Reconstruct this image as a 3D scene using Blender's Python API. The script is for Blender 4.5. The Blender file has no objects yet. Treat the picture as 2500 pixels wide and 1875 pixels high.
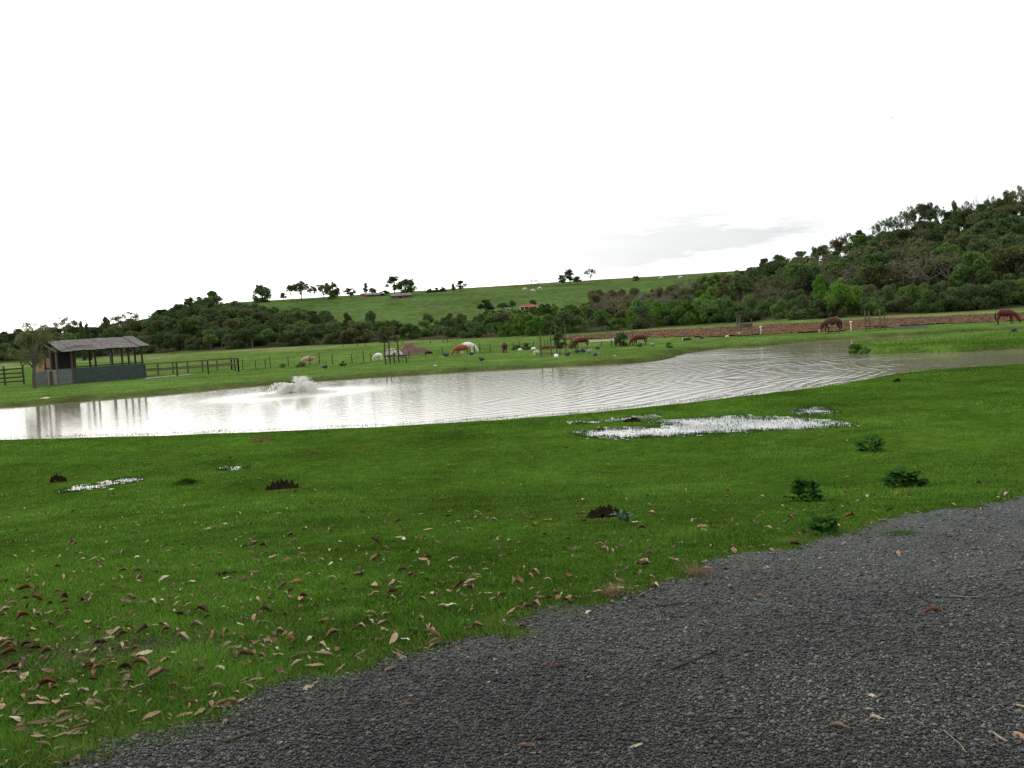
import bpy, math, random
import numpy as np
from mathutils import Matrix, Vector, Euler

rad = math.radians
C = bpy.context.scene.collection
SC = bpy.context.scene
RNG = np.random.default_rng(7)
random.seed(7)

# ------------------------------------------------------------------ camera, sky, sun, exposure
F, CX, CY = 2165.0, 1250.0, 937.5          # focal length and centre in photograph pixels (2500 x 1875)
PITCH, ROLL, CAMH = rad(3.555), rad(3.6), 1.7
R3 = (Matrix.Rotation(rad(90) - PITCH, 3, 'X') @ Matrix.Rotation(-ROLL, 3, 'Z'))
cam_d = bpy.data.cameras.new('camera')
cam_d.sensor_fit = 'HORIZONTAL'
cam_d.sensor_width = 36.0
cam_d.lens = 36.0 * F / 2500.0
cam_d.clip_start = 0.05
cam_d.clip_end = 6000
cam = bpy.data.objects.new('camera', cam_d)
cam.matrix_world = Matrix.Translation((0, 0, CAMH)) @ R3.to_4x4()
C.objects.link(cam)
SC.camera = cam

SUN_EL, SUN_AZ = rad(24), rad(-38)           # azimuth measured from +Y towards +X
sun_dir = Vector((math.sin(SUN_AZ) * math.cos(SUN_EL), math.cos(SUN_AZ) * math.cos(SUN_EL), math.sin(SUN_EL)))
W = bpy.data.worlds.new('World')
SC.world = W
W.use_nodes = True
nt = W.node_tree
for n in list(nt.nodes): nt.nodes.remove(n)
def N(t, typ, **kw):
    n = t.nodes.new(typ)
    for k, v in kw.items(): setattr(n, k, v)
    return n
out = N(nt, 'ShaderNodeOutputWorld'); bg = N(nt, 'ShaderNodeBackground')
sky = N(nt, 'ShaderNodeTexSky', sky_type='NISHITA', sun_disc=False)
sky.sun_elevation = SUN_EL; sky.sun_rotation = SUN_AZ
sky.dust_density = 3.0
tc = N(nt, 'ShaderNodeTexCoord')
# overcast layer: brightness lobe around the veiled sun plus thin grey cloud streaks
dot = N(nt, 'ShaderNodeVectorMath', operation='DOT_PRODUCT'); dot.inputs[1].default_value = sun_dir
nrm = N(nt, 'ShaderNodeVectorMath', operation='NORMALIZE')
nt.links.new(tc.outputs['Generated'], nrm.inputs[0]); nt.links.new(nrm.outputs[0], dot.inputs[0])
lobe = N(nt, 'ShaderNodeMapRange', interpolation_type='SMOOTHSTEP')
lobe.inputs['From Min'].default_value = 0.26; lobe.inputs['From Max'].default_value = 1.0
lobe.inputs['To Min'].default_value = 10.4; lobe.inputs['To Max'].default_value = 24
nt.links.new(dot.outputs['Value'], lobe.inputs['Value'])
mp = N(nt, 'ShaderNodeMapping'); mp.inputs['Scale'].default_value = (1.0, 1.0, 7.0)
nt.links.new(nrm.outputs[0], mp.inputs[0])
nz = N(nt, 'ShaderNodeTexNoise'); nz.inputs['Scale'].default_value = 2.2; nz.inputs['Detail'].default_value = 5; nz.inputs['Roughness'].default_value = 0.5
nt.links.new(mp.outputs[0], nz.inputs['Vector'])
cl = N(nt, 'ShaderNodeMapRange', interpolation_type='SMOOTHSTEP')
cl.inputs['From Min'].default_value = 0.30; cl.inputs['From Max'].default_value = 0.66
cl.inputs['To Min'].default_value = 0.90; cl.inputs['To Max'].default_value = 1.13
nt.links.new(nz.outputs['Fac'], cl.inputs['Value'])
mu = N(nt, 'ShaderNodeMath', operation='MULTIPLY')
nt.links.new(lobe.outputs[0], mu.inputs[0]); nt.links.new(cl.outputs[0], mu.inputs[1])
tint = N(nt, 'ShaderNodeMix', data_type='RGBA')
tint.inputs['A'].default_value = (0.965, 1.0, 1.02, 1); tint.inputs['B'].default_value = (1.0, 0.985, 0.95, 1)
tw = N(nt, 'ShaderNodeMapRange'); tw.inputs['From Min'].default_value = 0.5; tw.inputs['From Max'].default_value = 1.0
nt.links.new(dot.outputs['Value'], tw.inputs['Value']); nt.links.new(tw.outputs[0], tint.inputs['Factor'])
# a low grey cloud bank over the pasture crest, right of the middle
bank = N(nt, 'ShaderNodeSeparateXYZ'); nt.links.new(nrm.outputs[0], bank.inputs[0])
def band(sock, a, b, c, d):
    m1 = N(nt, 'ShaderNodeMapRange', interpolation_type='SMOOTHSTEP'); m1.inputs['From Min'].default_value = a; m1.inputs['From Max'].default_value = b
    m2 = N(nt, 'ShaderNodeMapRange', interpolation_type='SMOOTHSTEP'); m2.inputs['From Min'].default_value = c; m2.inputs['From Max'].default_value = d; m2.inputs['To Min'].default_value = 1; m2.inputs['To Max'].default_value = 0
    q = N(nt, 'ShaderNodeMath', operation='MULTIPLY'); nt.links.new(sock, m1.inputs['Value']); nt.links.new(sock, m2.inputs['Value']); nt.links.new(m1.outputs[0], q.inputs[0]); nt.links.new(m2.outputs[0], q.inputs[1]); return q
b1 = band(bank.outputs['Z'], 0.03, 0.085, 0.085, 0.165); b2 = band(bank.outputs['X'], -0.24, 0.03, 0.16, 0.50)
bm_ = N(nt, 'ShaderNodeMath', operation='MULTIPLY'); nt.links.new(b1.outputs[0], bm_.inputs[0]); nt.links.new(b2.outputs[0], bm_.inputs[1])
mp2 = N(nt, 'ShaderNodeMapping'); mp2.inputs['Scale'].default_value = (1.0, 1.0, 6.0); nt.links.new(nrm.outputs[0], mp2.inputs[0])
nz2 = N(nt, 'ShaderNodeTexNoise'); nz2.inputs['Scale'].default_value = 6; nz2.inputs['Detail'].default_value = 7; nz2.inputs['Roughness'].default_value = .66; nt.links.new(mp2.outputs[0], nz2.inputs['Vector'])
bn = N(nt, 'ShaderNodeMapRange', interpolation_type='SMOOTHSTEP'); bn.inputs['From Min'].default_value = .24; bn.inputs['From Max'].default_value = .68; bn.inputs['To Min'].default_value = .35; nt.links.new(nz2.outputs['Fac'], bn.inputs['Value'])
bq = N(nt, 'ShaderNodeMath', operation='MULTIPLY'); nt.links.new(bm_.outputs[0], bq.inputs[0]); nt.links.new(bn.outputs[0], bq.inputs[1])
bs = N(nt, 'ShaderNodeMath', operation='MULTIPLY_ADD'); bs.inputs[1].default_value = -.95; bs.inputs[2].default_value = 1.0; nt.links.new(bq.outputs[0], bs.inputs[0])
bx = N(nt, 'ShaderNodeMath', operation='MAXIMUM'); bx.inputs[1].default_value = .46; nt.links.new(bs.outputs[0], bx.inputs[0])
mu2 = N(nt, 'ShaderNodeMath', operation='MULTIPLY'); nt.links.new(mu.outputs[0], mu2.inputs[0]); nt.links.new(bx.outputs[0], mu2.inputs[1]); mu = mu2
vm = N(nt, 'ShaderNodeVectorMath', operation='SCALE')
nt.links.new(tint.outputs['Result'], vm.inputs[0]); nt.links.new(mu.outputs[0], vm.inputs['Scale'])
mx = N(nt, 'ShaderNodeMix', data_type='RGBA'); mx.inputs['Factor'].default_value = 0.93
nt.links.new(sky.outputs[0], mx.inputs['A']); nt.links.new(vm.outputs[0], mx.inputs['B'])
nt.links.new(mx.outputs['Result'], bg.inputs['Color'])
bg.inputs['Strength'].default_value = 0.11
nt.links.new(bg.outputs[0], out.inputs[0])

sl = bpy.data.lights.new('sun', 'SUN'); sl.energy = 0.6; sl.angle = rad(25); sl.color = (1.0, 0.95, 0.88)
so = bpy.data.objects.new('sun', sl); so.rotation_euler = sun_dir.to_track_quat('Z', 'Y').to_euler(); so.location = (0, 0, 60)
C.objects.link(so)
SC.view_settings.view_transform = 'Standard'; SC.view_settings.look = 'None'
SC.view_settings.exposure = 0.0; SC.view_settings.gamma = 1.0; SC.view_settings.use_curve_mapping = False
SC.render.engine = 'CYCLES'

# ------------------------------------------------------------------ pixel <-> world
Rn = np.array(R3)
def rays(px, py):
    px = np.asarray(px, float); py = np.asarray(py, float)
    d = np.stack([(px - CX) / F, -(py - CY) / F, -np.ones_like(px)], -1)
    return d @ Rn.T
def plane_at(px, py, z):
    d = rays(px, py); t = (z - CAMH) / d[..., 2]
    return d[..., 0] * t, d[..., 1] * t

WATER_Z = -1.6
pond_px = [(-260, 1016), (0, 996), (250, 976), (500, 955), (560, 948), (760, 932), (900, 922), (1120, 909), (1250, 902), (1330, 898), (1440, 893),
           (1520, 889), (1600, 882), (1640, 875), (1680, 862), (1760, 852), (1850, 846), (1980, 835), (2060, 829), (2140, 824), (2260, 818),
           (2400, 810), (2500, 803), (2640, 796), (2760, 790),
           (2760, 797), (2640, 802), (2500, 812), (2430, 817), (2350, 821), (2270, 829), (2220, 837), (2150, 842), (2110, 844), (2085, 846), (2074, 853),
           (2078, 862), (2110, 864), (2180, 865), (2250, 862), (2330, 861), (2400, 857), (2500, 853), (2640, 846), (2760, 840),
           (2760, 876), (2640, 886), (2500, 896), (2350, 907), (2250, 913), (2175, 921), (2120, 930), (2009, 951), (1900, 965), (1820, 976),
           (1700, 990), (1560, 1006), (1420, 1020), (1250, 1033), (1100, 1042), (950, 1051), (760, 1060), (600, 1066), (420, 1072), (200, 1077), (0, 1080), (-260, 1084)]
_px = np.array(pond_px, float)
PX, PY = plane_at(_px[:, 0], _px[:, 1], WATER_Z)
# subdivide and roughen the shoreline
pp = []
rr = random.Random(3)
for i in range(len(PX)):
    a = np.array([PX[i], PY[i]]); b = np.array([PX[(i + 1) % len(PX)], PY[(i + 1) % len(PX)]])
    L = np.linalg.norm(b - a); n = max(1, int(L / 1.6))
    for k in range(n):
        q = a + (b - a) * k / n
        am = 0.12 if (q[1] < 50) else 0.22
        pp.append((q[0] + rr.uniform(-am, am), q[1] + rr.uniform(-am, am)))
POND = np.array(pp)

def poly_sd(x, y, poly):
    """signed distance to polygon, negative inside"""
    x = np.asarray(x, float).ravel(); y = np.asarray(y, float).ravel()
    d2 = np.full(x.shape, 1e18); ins = np.zeros(x.shape, bool)
    m = len(poly)
    for i in range(m):
        ax, ay = poly[i]; bx, by = poly[(i + 1) % m]
        ex, ey = bx - ax, by - ay
        wx, wy = x - ax, y - ay
        t = np.clip((wx * ex + wy * ey) / (ex * ex + ey * ey + 1e-12), 0, 1)
        dd = (wx - t * ex) ** 2 + (wy - t * ey) ** 2
        d2 = np.minimum(d2, dd)
        c = ((ay > y) != (by > y))
        with np.errstate(divide='ignore', invalid='ignore'):
            xi = (bx - ax) * (y - ay) / (by - ay + 1e-15) + ax
        ins ^= c & (x < xi)
    d = np.sqrt(d2)
    return np.where(ins, -d, d)

def ss(a, b, v):
    t = np.clip((v - a) / (b - a), 0, 1); return t * t * (3 - 2 * t)

def wob(x, y):
    return (np.sin(x * 1.3 + 0.7 * np.sin(y * 0.9)) * np.sin(y * 1.1 + 1.3) * 0.55 + np.sin(x * 3.1 + y * 2.3) * 0.2
            + np.sin(x * 0.37 + 2.0) * np.sin(y * 0.31) * 1.0)

U_E = [-1.2, -0.60, -0.44, -0.40, -0.345, -0.30, 1.2]
HR = [9.6, 9.8, 10.5, 15.0, 22.0, 22.8, 22.5]
U_D1 = [-1.2, 0.27, 0.30, 0.35, 0.406, 0.4665, 0.577, 0.7, 1.2]
D1V = [430, 430, 425, 390, 340, 290, 240, 215, 200]
U_D0 = [-1.2, 0.05, 0.2, 0.32, 1.2]
D0V = [205, 205, 190, 155, 145]

def base_h(x, y):
    """ground height without the pond cut"""
    x = np.asarray(x, float); y = np.asarray(y, float)
    r = np.hypot(x, y); th = np.arctan2(x, y)
    tc_ = np.clip(th, -rad(50), rad(50))
    u = np.tan(tc_); D = r * np.cos(tc_)
    front = 1 - ss(rad(60), rad(110), np.abs(th))
    z = -1.35 * ss(3.5, 19.5, D) + 0.10 * ss(60, 72, D)
    z = z + 0.0 * D
    z = z + np.where(D > 100, np.minimum((D - 100) * 0.02, 2.0), 0)
    d0 = np.interp(u, U_D0, D0V); d1 = np.interp(u, U_D1, D1V); hr = np.interp(u, U_E, HR)
    t = np.clip((D - d0) / (d1 - d0), 0, 1)
    tt = 0.70 * t + 0.30 * (t * t * (3 - 2 * t))
    z = z + (hr - 0.7) * tt
    z = z - np.maximum(D - d1, 0) * 0.02
    z = z + 0.5 * np.sin(x * 0.031 + 1) * np.sin(D * 0.043) * ss(0, 1, t * 3) * (1 - ss(0.75, 1, t))
    z = z * front
    z = z + wob(x, y) * 0.016 * (0.35 + 0.65 * ss(3, 10, D)) + wob(x * 0.21, y * 0.17) * 0.07 * ss(76, 110, D)
    return z

def H(x, y):
    sh = np.shape(x)
    x = np.asarray(x, float).ravel(); y = np.asarray(y, float).ravel()
    z = base_h(x, y)
    m = (y > 20) & (y < 140) & (np.abs(x) < 130)
    if m.any():
        sd = poly_sd(x[m], y[m], POND)
        zz = z[m]
        spit = (x[m] > 18) & (y[m] > 50) & (y[m] < 84)
        w = np.where(y[m] < 50, 1.0, np.where(spit, .7, 2.4))
        zb = np.where(spit, np.maximum(WATER_Z + 0.42, np.minimum(zz, WATER_Z + 0.42)), zz)
        o = WATER_Z + (zb - WATER_Z) * ss(-0.05, 1, (sd + 0.05) / w)
        o = np.where(sd < 0, WATER_Z - 0.5 * ss(0, 1.5, -sd) - 0.02, o)
        z[m] = o
    return z.reshape(sh)

def hit(px, py, tmax=1500.0):
    """first hit of the view rays on the terrain"""
    px = np.atleast_1d(np.asarray(px, float)); py = np.atleast_1d(np.asarray(py, float))
    d = rays(px, py)
    ts = np.geomspace(2.0, tmax, 420)
    X = d[:, 0][:, None] * ts; Y = d[:, 1][:, None] * ts; Z = CAMH + d[:, 2][:, None] * ts
    G = base_h(X, Y)
    below = (Z - G) < 0
    ok = below.any(1); i = below.argmax(1); i = np.maximum(i, 1)
    k = np.arange(len(px))
    lo = ts[i - 1]; hi = ts[i]
    for _ in range(14):
        mid = (lo + hi) / 2
        b = (CAMH + d[:, 2] * mid - H(d[:, 0] * mid, d[:, 1] * mid)) < 0
        hi = np.where(b, mid, hi); lo = np.where(b, lo, mid)
    x = d[:, 0] * hi; y = d[:, 1] * hi
    return x, y, H(x, y), ok
def at(px, py):
    x, y, z, ok = hit(px, py)
    if not ok[0]: return at(px, py + 3)
    return Vector((float(x[0]), float(y[0]), float(z[0])))
def gz(x, y): return float(H(np.array([x]), np.array([y]))[0])
def dep(p):                                     # depth along the view axis
    v = np.array([p[0], p[1], p[2] - CAMH]) @ Rn
    return -v[2]
def mpp(p): return dep(p) / F                   # metres per photograph pixel at p

def near_hit(px, py):
    """fast terrain hit for the foreground lawn and road"""
    d = rays(px, py)
    z = np.full(px.shape, -0.7)
    for _ in range(14):
        t = (z - CAMH) / d[:, 2]
        z = 0.5 * z + 0.5 * base_h(d[:, 0] * t, d[:, 1] * t)
    return d[:, 0] * t, d[:, 1] * t, z

# ------------------------------------------------------------------ mesh helpers
def mesh_np(name, V, Fc, cols=None, smooth=False):
    V = np.asarray(V, np.float32); Fc = np.asarray(Fc, np.int32)
    k = Fc.shape[1]
    me = bpy.data.meshes.new(name)
    me.vertices.add(len(V)); me.vertices.foreach_set('co', V.ravel())
    me.loops.add(Fc.size); me.loops.foreach_set('vertex_index', Fc.ravel())
    me.polygons.add(len(Fc)); me.polygons.foreach_set('loop_start', np.arange(0, Fc.size, k, dtype=np.int32))
    try: me.polygons.foreach_set('loop_total', np.full(len(Fc), k, np.int32))
    except Exception: pass
    me.update(calc_edges=True)
    if smooth: me.polygons.foreach_set('use_smooth', np.ones(len(Fc), bool))
    if cols is not None:
        a = me.attributes.new('tint', 'FLOAT_COLOR', 'POINT')
        cc = np.ones((len(V), 4), np.float32); cc[:, :cols.shape[1]] = cols
        a.data.foreach_set('color', cc.ravel())
    return me
def link(name, me, m=None, parent=None, loc=None, rot=None):
    o = bpy.data.objects.new(name, me); C.objects.link(o)
    if m is not None:
        if isinstance(m, (list, tuple)):
            for q in m: me.materials.append(q)
        elif len(me.materials) == 0: me.materials.append(m)
    if parent is not None: o.parent = parent
    if loc is not None: o.location = loc
    if rot is not None: o.rotation_euler = rot
    return o
class MB:
    """collects boxes, tubes and patches into one mesh"""
    def __init__(s): s.v = []; s.f = []
    def add(s, vs, fs):
        b = len(s.v); s.v += [tuple(q) for q in vs]; s.f += [tuple(i + b for i in q) for q in fs]; return s
    def box(s, x0, x1, y0, y1, z0, z1):
        return s.add([(x0, y0, z0), (x1, y0, z0), (x1, y1, z0), (x0, y1, z0), (x0, y0, z1), (x1, y0, z1), (x1, y1, z1), (x0, y1, z1)],
                     [(0, 3, 2, 1), (4, 5, 6, 7), (0, 1, 5, 4), (1, 2, 6, 5), (2, 3, 7, 6), (3, 0, 4, 7)])
    def bar(s, a, b, w, h, up=(0, 0, 1)):
        """box bar from a to b, w wide, h tall"""
        a = Vector(a); b = Vector(b); d = (b - a).normalized(); up = Vector(up)
        if abs(d.dot(up)) > 0.98: up = Vector((1, 0, 0))
        sd = d.cross(up).normalized(); u2 = sd.cross(d).normalized()
        vs = []
        for p in (a, b):
            for i, j in ((-1, -1), (1, -1), (1, 1), (-1, 1)): vs.append(p + sd * (i * w / 2) + u2 * (j * h / 2))
        return s.add(vs, [(0, 1, 2, 3), (7, 6, 5, 4), (0, 4, 5, 1), (1, 5, 6, 2), (2, 6, 7, 3), (3, 7, 4, 0)])
    def tube(s, pts, rs, n=6, cap=True):
        pts = [Vector(p) for p in pts]; b = len(s.v)
        for i, p in enumerate(pts):
            d = (pts[min(i + 1, len(pts) - 1)] - pts[max(i - 1, 0)])
            d = d.normalized() if d.length > 1e-9 else Vector((0, 0, 1))
            up = Vector((0, 0, 1)) if abs(d.z) < 0.9 else Vector((1, 0, 0))
            a1 = d.cross(up).normalized(); a2 = d.cross(a1)
            for k in range(n):
                t = 2 * math.pi * k / n
                s.v.append(tuple(p + (a1 * math.cos(t) + a2 * math.sin(t)) * rs[i]))
        for i in range(len(pts) - 1):
            for k in range(n):
                s.f.append((b + i * n + k, b + i * n + (k + 1) % n, b + (i + 1) * n + (k + 1) % n, b + (i + 1) * n + k))
        if cap:
            s.f.append(tuple(b + k for k in range(n))[::-1]); e = b + (len(pts) - 1) * n
            s.f.append(tuple(e + k for k in range(n)))
        return s
    def mesh(s, name, smooth=False):
        me = bpy.data.meshes.new(name); me.from_pydata(s.v, [], s.f); me.update()
        if smooth: me.polygons.foreach_set('use_smooth', [True] * len(me.polygons))
        return me
    def build(s, name, m, parent=None, smooth=False, **k): return link(name, s.mesh(name, smooth), m, parent, **k)

def tag(o, label=None, cat=None, group=None, kind=None):
    if label: o['label'] = label
    if cat: o['category'] = cat
    if group: o['group'] = group
    if kind: o['kind'] = kind
    return o
def thing(name, label, cat, loc=(0, 0, 0), rz=0.0, group=None, scale=1.0):
    o = bpy.data.objects.new(name, None); C.objects.link(o); o.empty_display_size = 0.3
    o.location = loc; o.rotation_euler = (0, 0, rz); o.scale = (scale,) * 3 if not isinstance(scale, tuple) else scale
    return tag(o, label, cat, group)
def copy_tree(o, parent=None):
    c = o.copy(); C.objects.link(c); c.parent = parent
    for ch in o.children: copy_tree(ch, c)
    return c

# ------------------------------------------------------------------ materials
def mat(name, col, rough=0.85, var=0.25, scale=8.0, bump=0.0, bscale=None, col2=None, objrand=0.0, spec=0.3, attr=False, detail=6.0, translucent=0.0):
    m = bpy.data.materials.new(name); m.use_nodes = True; t = m.node_tree
    b = t.nodes['Principled BSDF']; b.inputs['Roughness'].default_value = rough
    b.inputs['Specular IOR Level'].default_value = spec
    tc = N(t, 'ShaderNodeTexCoord'); nz = N(t, 'ShaderNodeTexNoise')
    nz.inputs['Scale'].default_value = scale; nz.inputs['Detail'].default_value = detail; nz.inputs['Roughness'].default_value = 0.65
    t.links.new(tc.outputs['Object'], nz.inputs['Vector'])
    mr = N(t, 'ShaderNodeMapRange'); mr.inputs['From Min'].default_value = 0.3; mr.inputs['From Max'].default_value = 0.7
    t.links.new(nz.outputs['Fac'], mr.inputs['Value'])
    mix = N(t, 'ShaderNodeMix', data_type='RGBA')
    t.links.new(mr.outputs[0], mix.inputs['Factor'])
    if attr:
        at_ = N(t, 'ShaderNodeAttribute', attribute_name='tint')
        for key, f in (('A', 1 - var), ('B', 1 + var)):
            v = N(t, 'ShaderNodeVectorMath', operation='SCALE'); v.inputs['Scale'].default_value = f
            t.links.new(at_.outputs['Color'], v.inputs[0]); t.links.new(v.outputs[0], mix.inputs[key])
    else:
        c2 = col2 or col
        mix.inputs['A'].default_value = tuple(c * (1 - var) for c in col) + (1,)
        mix.inputs['B'].default_value = tuple(c * (1 + var) for c in c2) + (1,)
    last = mix.outputs['Result']
    if objrand > 0:
        oi = N(t, 'ShaderNodeObjectInfo'); hs = N(t, 'ShaderNodeHueSaturation')
        a = N(t, 'ShaderNodeMapRange'); a.inputs['To Min'].default_value = 1 - objrand; a.inputs['To Max'].default_value = 1 + objrand
        h = N(t, 'ShaderNodeMapRange'); h.inputs['To Min'].default_value = 0.5 - objrand * 0.02; h.inputs['To Max'].default_value = 0.5 + objrand * 0.06
        ml = N(t, 'ShaderNodeMath', operation='MULTIPLY'); ml.inputs[1].default_value = 7.31
        fr = N(t, 'ShaderNodeMath', operation='FRACT')
        t.links.new(oi.outputs['Random'], a.inputs['Value']); t.links.new(oi.outputs['Random'], ml.inputs[0]); t.links.new(ml.outputs[0], fr.inputs[0]); t.links.new(fr.outputs[0], h.inputs['Value'])
        t.links.new(a.outputs[0], hs.inputs['Value']); t.links.new(h.outputs[0], hs.inputs['Hue']); t.links.new(last, hs.inputs['Color']); last = hs.outputs[0]
    t.links.new(last, b.inputs['Base Color'])
    if bump:
        n2 = N(t, 'ShaderNodeTexNoise'); n2.inputs['Scale'].default_value = bscale or scale * 3; n2.inputs['Detail'].default_value = 5
        t.links.new(tc.outputs['Object'], n2.inputs['Vector'])
        bp = N(t, 'ShaderNodeBump'); bp.inputs['Strength'].default_value = 1.0; bp.inputs['Distance'].default_value = bump
        t.links.new(n2.outputs['Fac'], bp.inputs['Height']); t.links.new(bp.outputs[0], b.inputs['Normal'])
    if translucent > 0:
        tr = N(t, 'ShaderNodeBsdfTranslucent'); ms = N(t, 'ShaderNodeMixShader'); ms.inputs[0].default_value = translucent
        t.links.new(last, tr.inputs['Color'])
        o = t.nodes['Material Output']; t.links.new(b.outputs[0], ms.inputs[1]); t.links.new(tr.outputs[0], ms.inputs[2]); t.links.new(ms.outputs[0], o.inputs['Surface'])
    return m

M = {}
M['wood'] = mat('weathered_wood', (0.11, 0.085, 0.06), 0.9, 0.35, 6, 0.01)
M['wood_dark'] = mat('dark_wet_wood', (0.045, 0.035, 0.028), 0.85, 0.35, 6, 0.01)
M['wood_red'] = mat('reddish_board', (0.16, 0.065, 0.035), 0.85, 0.3, 5, 0.01)
M['wood_pale'] = mat('pale_board', (0.55, 0.50, 0.42), 0.8, 0.15, 5, 0.01)
M['wire'] = mat('fence_wire', (0.10, 0.10, 0.09), 0.5, 0.1)
M['bark'] = mat('tree_bark', (0.10, 0.085, 0.065), 0.95, 0.4, 4, 0.02)
M['bark_grey'] = mat('grey_bark', (0.14, 0.13, 0.105), 0.95, 0.35, 3, 0.02)
def leafmat(name, col, **k): return mat(name, col, 0.6, 0.45, 0.9, objrand=0.30, spec=0.0, translucent=0.30, detail=3, **k)
M['leaf_dark'] = leafmat('dark_foliage', (0.090, 0.124, 0.050))
M['leaf_mid'] = leafmat('mid_green_foliage', (0.112, 0.176, 0.048))
M['leaf_bright'] = leafmat('bright_green_foliage', (0.115, 0.20, 0.035))
M['leaf_brown'] = leafmat('brownish_foliage', (0.140, 0.125, 0.060))
M['leaf_olive'] = leafmat('olive_foliage', (0.118, 0.128, 0.054))
M['twig'] = mat('bare_twigs', (0.165, 0.145, 0.10), 0.95, 0.2, 3)

# ground: tint per vertex (what grows there) times several scales of noise
def ground_mat():
    m = bpy.data.materials.new('grassy_ground'); m.use_nodes = True; t = m.node_tree
    b = t.nodes['Principled BSDF']; b.inputs['Roughness'].default_value = 0.95; b.inputs['Specular IOR Level'].default_value = 0.0
    tc = N(t, 'ShaderNodeTexCoord'); a = N(t, 'ShaderNodeAttribute', attribute_name='tint')
    last = a.outputs['Color']
    for sc, lo, hi, hue in ((0.045, 0.78, 1.22, 0), (0.4, 0.62, 1.30, 0), (4.0, 0.70, 1.30, 0), (30.0, 0.55, 1.4, 0)):
        nz = N(t, 'ShaderNodeTexNoise'); nz.inputs['Scale'].default_value = sc; nz.inputs['Detail'].default_value = 4; nz.inputs['Roughness'].default_value = 0.6
        t.links.new(tc.outputs['Object'], nz.inputs['Vector'])
        mr = N(t, 'ShaderNodeMapRange'); mr.inputs['From Min'].default_value = 0.32; mr.inputs['From Max'].default_value = 0.68
        mr.inputs['To Min'].default_value = lo; mr.inputs['To Max'].default_value = hi
        t.links.new(nz.outputs['Fac'], mr.inputs['Value'])
        v = N(t, 'ShaderNodeVectorMath', operation='SCALE'); t.links.new(last, v.inputs[0]); t.links.new(mr.outputs[0], v.inputs['Scale']); last = v.outputs[0]
    nz = N(t, 'ShaderNodeTexNoise'); nz.inputs['Scale'].default_value = 0.16; nz.inputs['Detail'].default_value = 7; nz.inputs['Roughness'].default_value = 0.7
    t.links.new(tc.outputs['Object'], nz.inputs['Vector'])
    mr = N(t, 'ShaderNodeMapRange'); mr.inputs['From Min'].default_value = 0.52; mr.inputs['From Max'].default_value = 0.72; mr.inputs['To Max'].default_value = 0.55
    t.links.new(nz.outputs['Fac'], mr.inputs['Value'])
    mx = N(t, 'ShaderNodeMix', data_type='RGBA', blend_type='MULTIPLY'); mx.inputs['B'].default_value = (1.45, 0.92, 1.1, 1)
    t.links.new(mr.outputs[0], mx.inputs['Factor']); t.links.new(last, mx.inputs['A']); last = mx.outputs['Result']
    t.links.new(last, b.inputs['Base Color'])
    n2 = N(t, 'ShaderNodeTexNoise'); n2.inputs['Scale'].default_value = 9; n2.inputs['Detail'].default_value = 8; n2.inputs['Roughness'].default_value = 0.7
    t.links.new(tc.outputs['Object'], n2.inputs['Vector'])
    bp = N(t, 'ShaderNodeBump'); bp.inputs['Distance'].default_value = 0.05
    t.links.new(n2.outputs['Fac'], bp.inputs['Height']); t.links.new(bp.outputs[0], b.inputs['Normal'])
    return m
M['ground'] = ground_mat()

# ------------------------------------------------------------------ terrain
def pix_poly_world(poly):
    p = np.array(poly, float); x, y, z, ok = hit(p[:, 0], p[:, 1])
    for _ in range(60):
        if ok.all(): break
        p[~ok, 1] += 2; x, y, z, ok = hit(p[:, 0], p[:, 1])
    return np.stack([x, y], 1)

LAWN = np.array([0.044, 0.090, 0.010]); PAST = np.array([0.090, 0.152, 0.034]); HILLC = np.array([0.072, 0.118, 0.034])
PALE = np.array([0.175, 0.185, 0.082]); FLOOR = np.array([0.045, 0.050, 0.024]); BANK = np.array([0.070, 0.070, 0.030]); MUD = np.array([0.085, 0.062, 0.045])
wood_left = [(-300, 905), (-40, 890), (300, 868), (600, 852), (800, 843), (1000, 832), (1000, 812), (900, 812), (820, 800), (700, 788), (640, 775), (590, 758), (520, 745), (430, 752),
             (380, 790), (340, 812), (200, 826), (-40, 845), (-300, 860)]
wood_mid = [(1000, 832), (1300, 822), (1600, 802), (1750, 790), (1850, 780), (1850, 684), (1790, 684), (1700, 704), (1650, 722), (1560, 727), (1490, 740),
            (1480, 768), (1300, 776), (1150, 786), (1060, 800), (1000, 812)]
wood_right = [(1740, 792), (2200, 769), (2500, 751), (2800, 735), (2800, 530), (2500, 545), (2400, 562), (2260, 588), (2130, 620), (2008, 645), (1830, 682)]
WL, WM_, WR = [pix_poly_world(p) for p in (wood_left, wood_mid, wood_right)]

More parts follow.
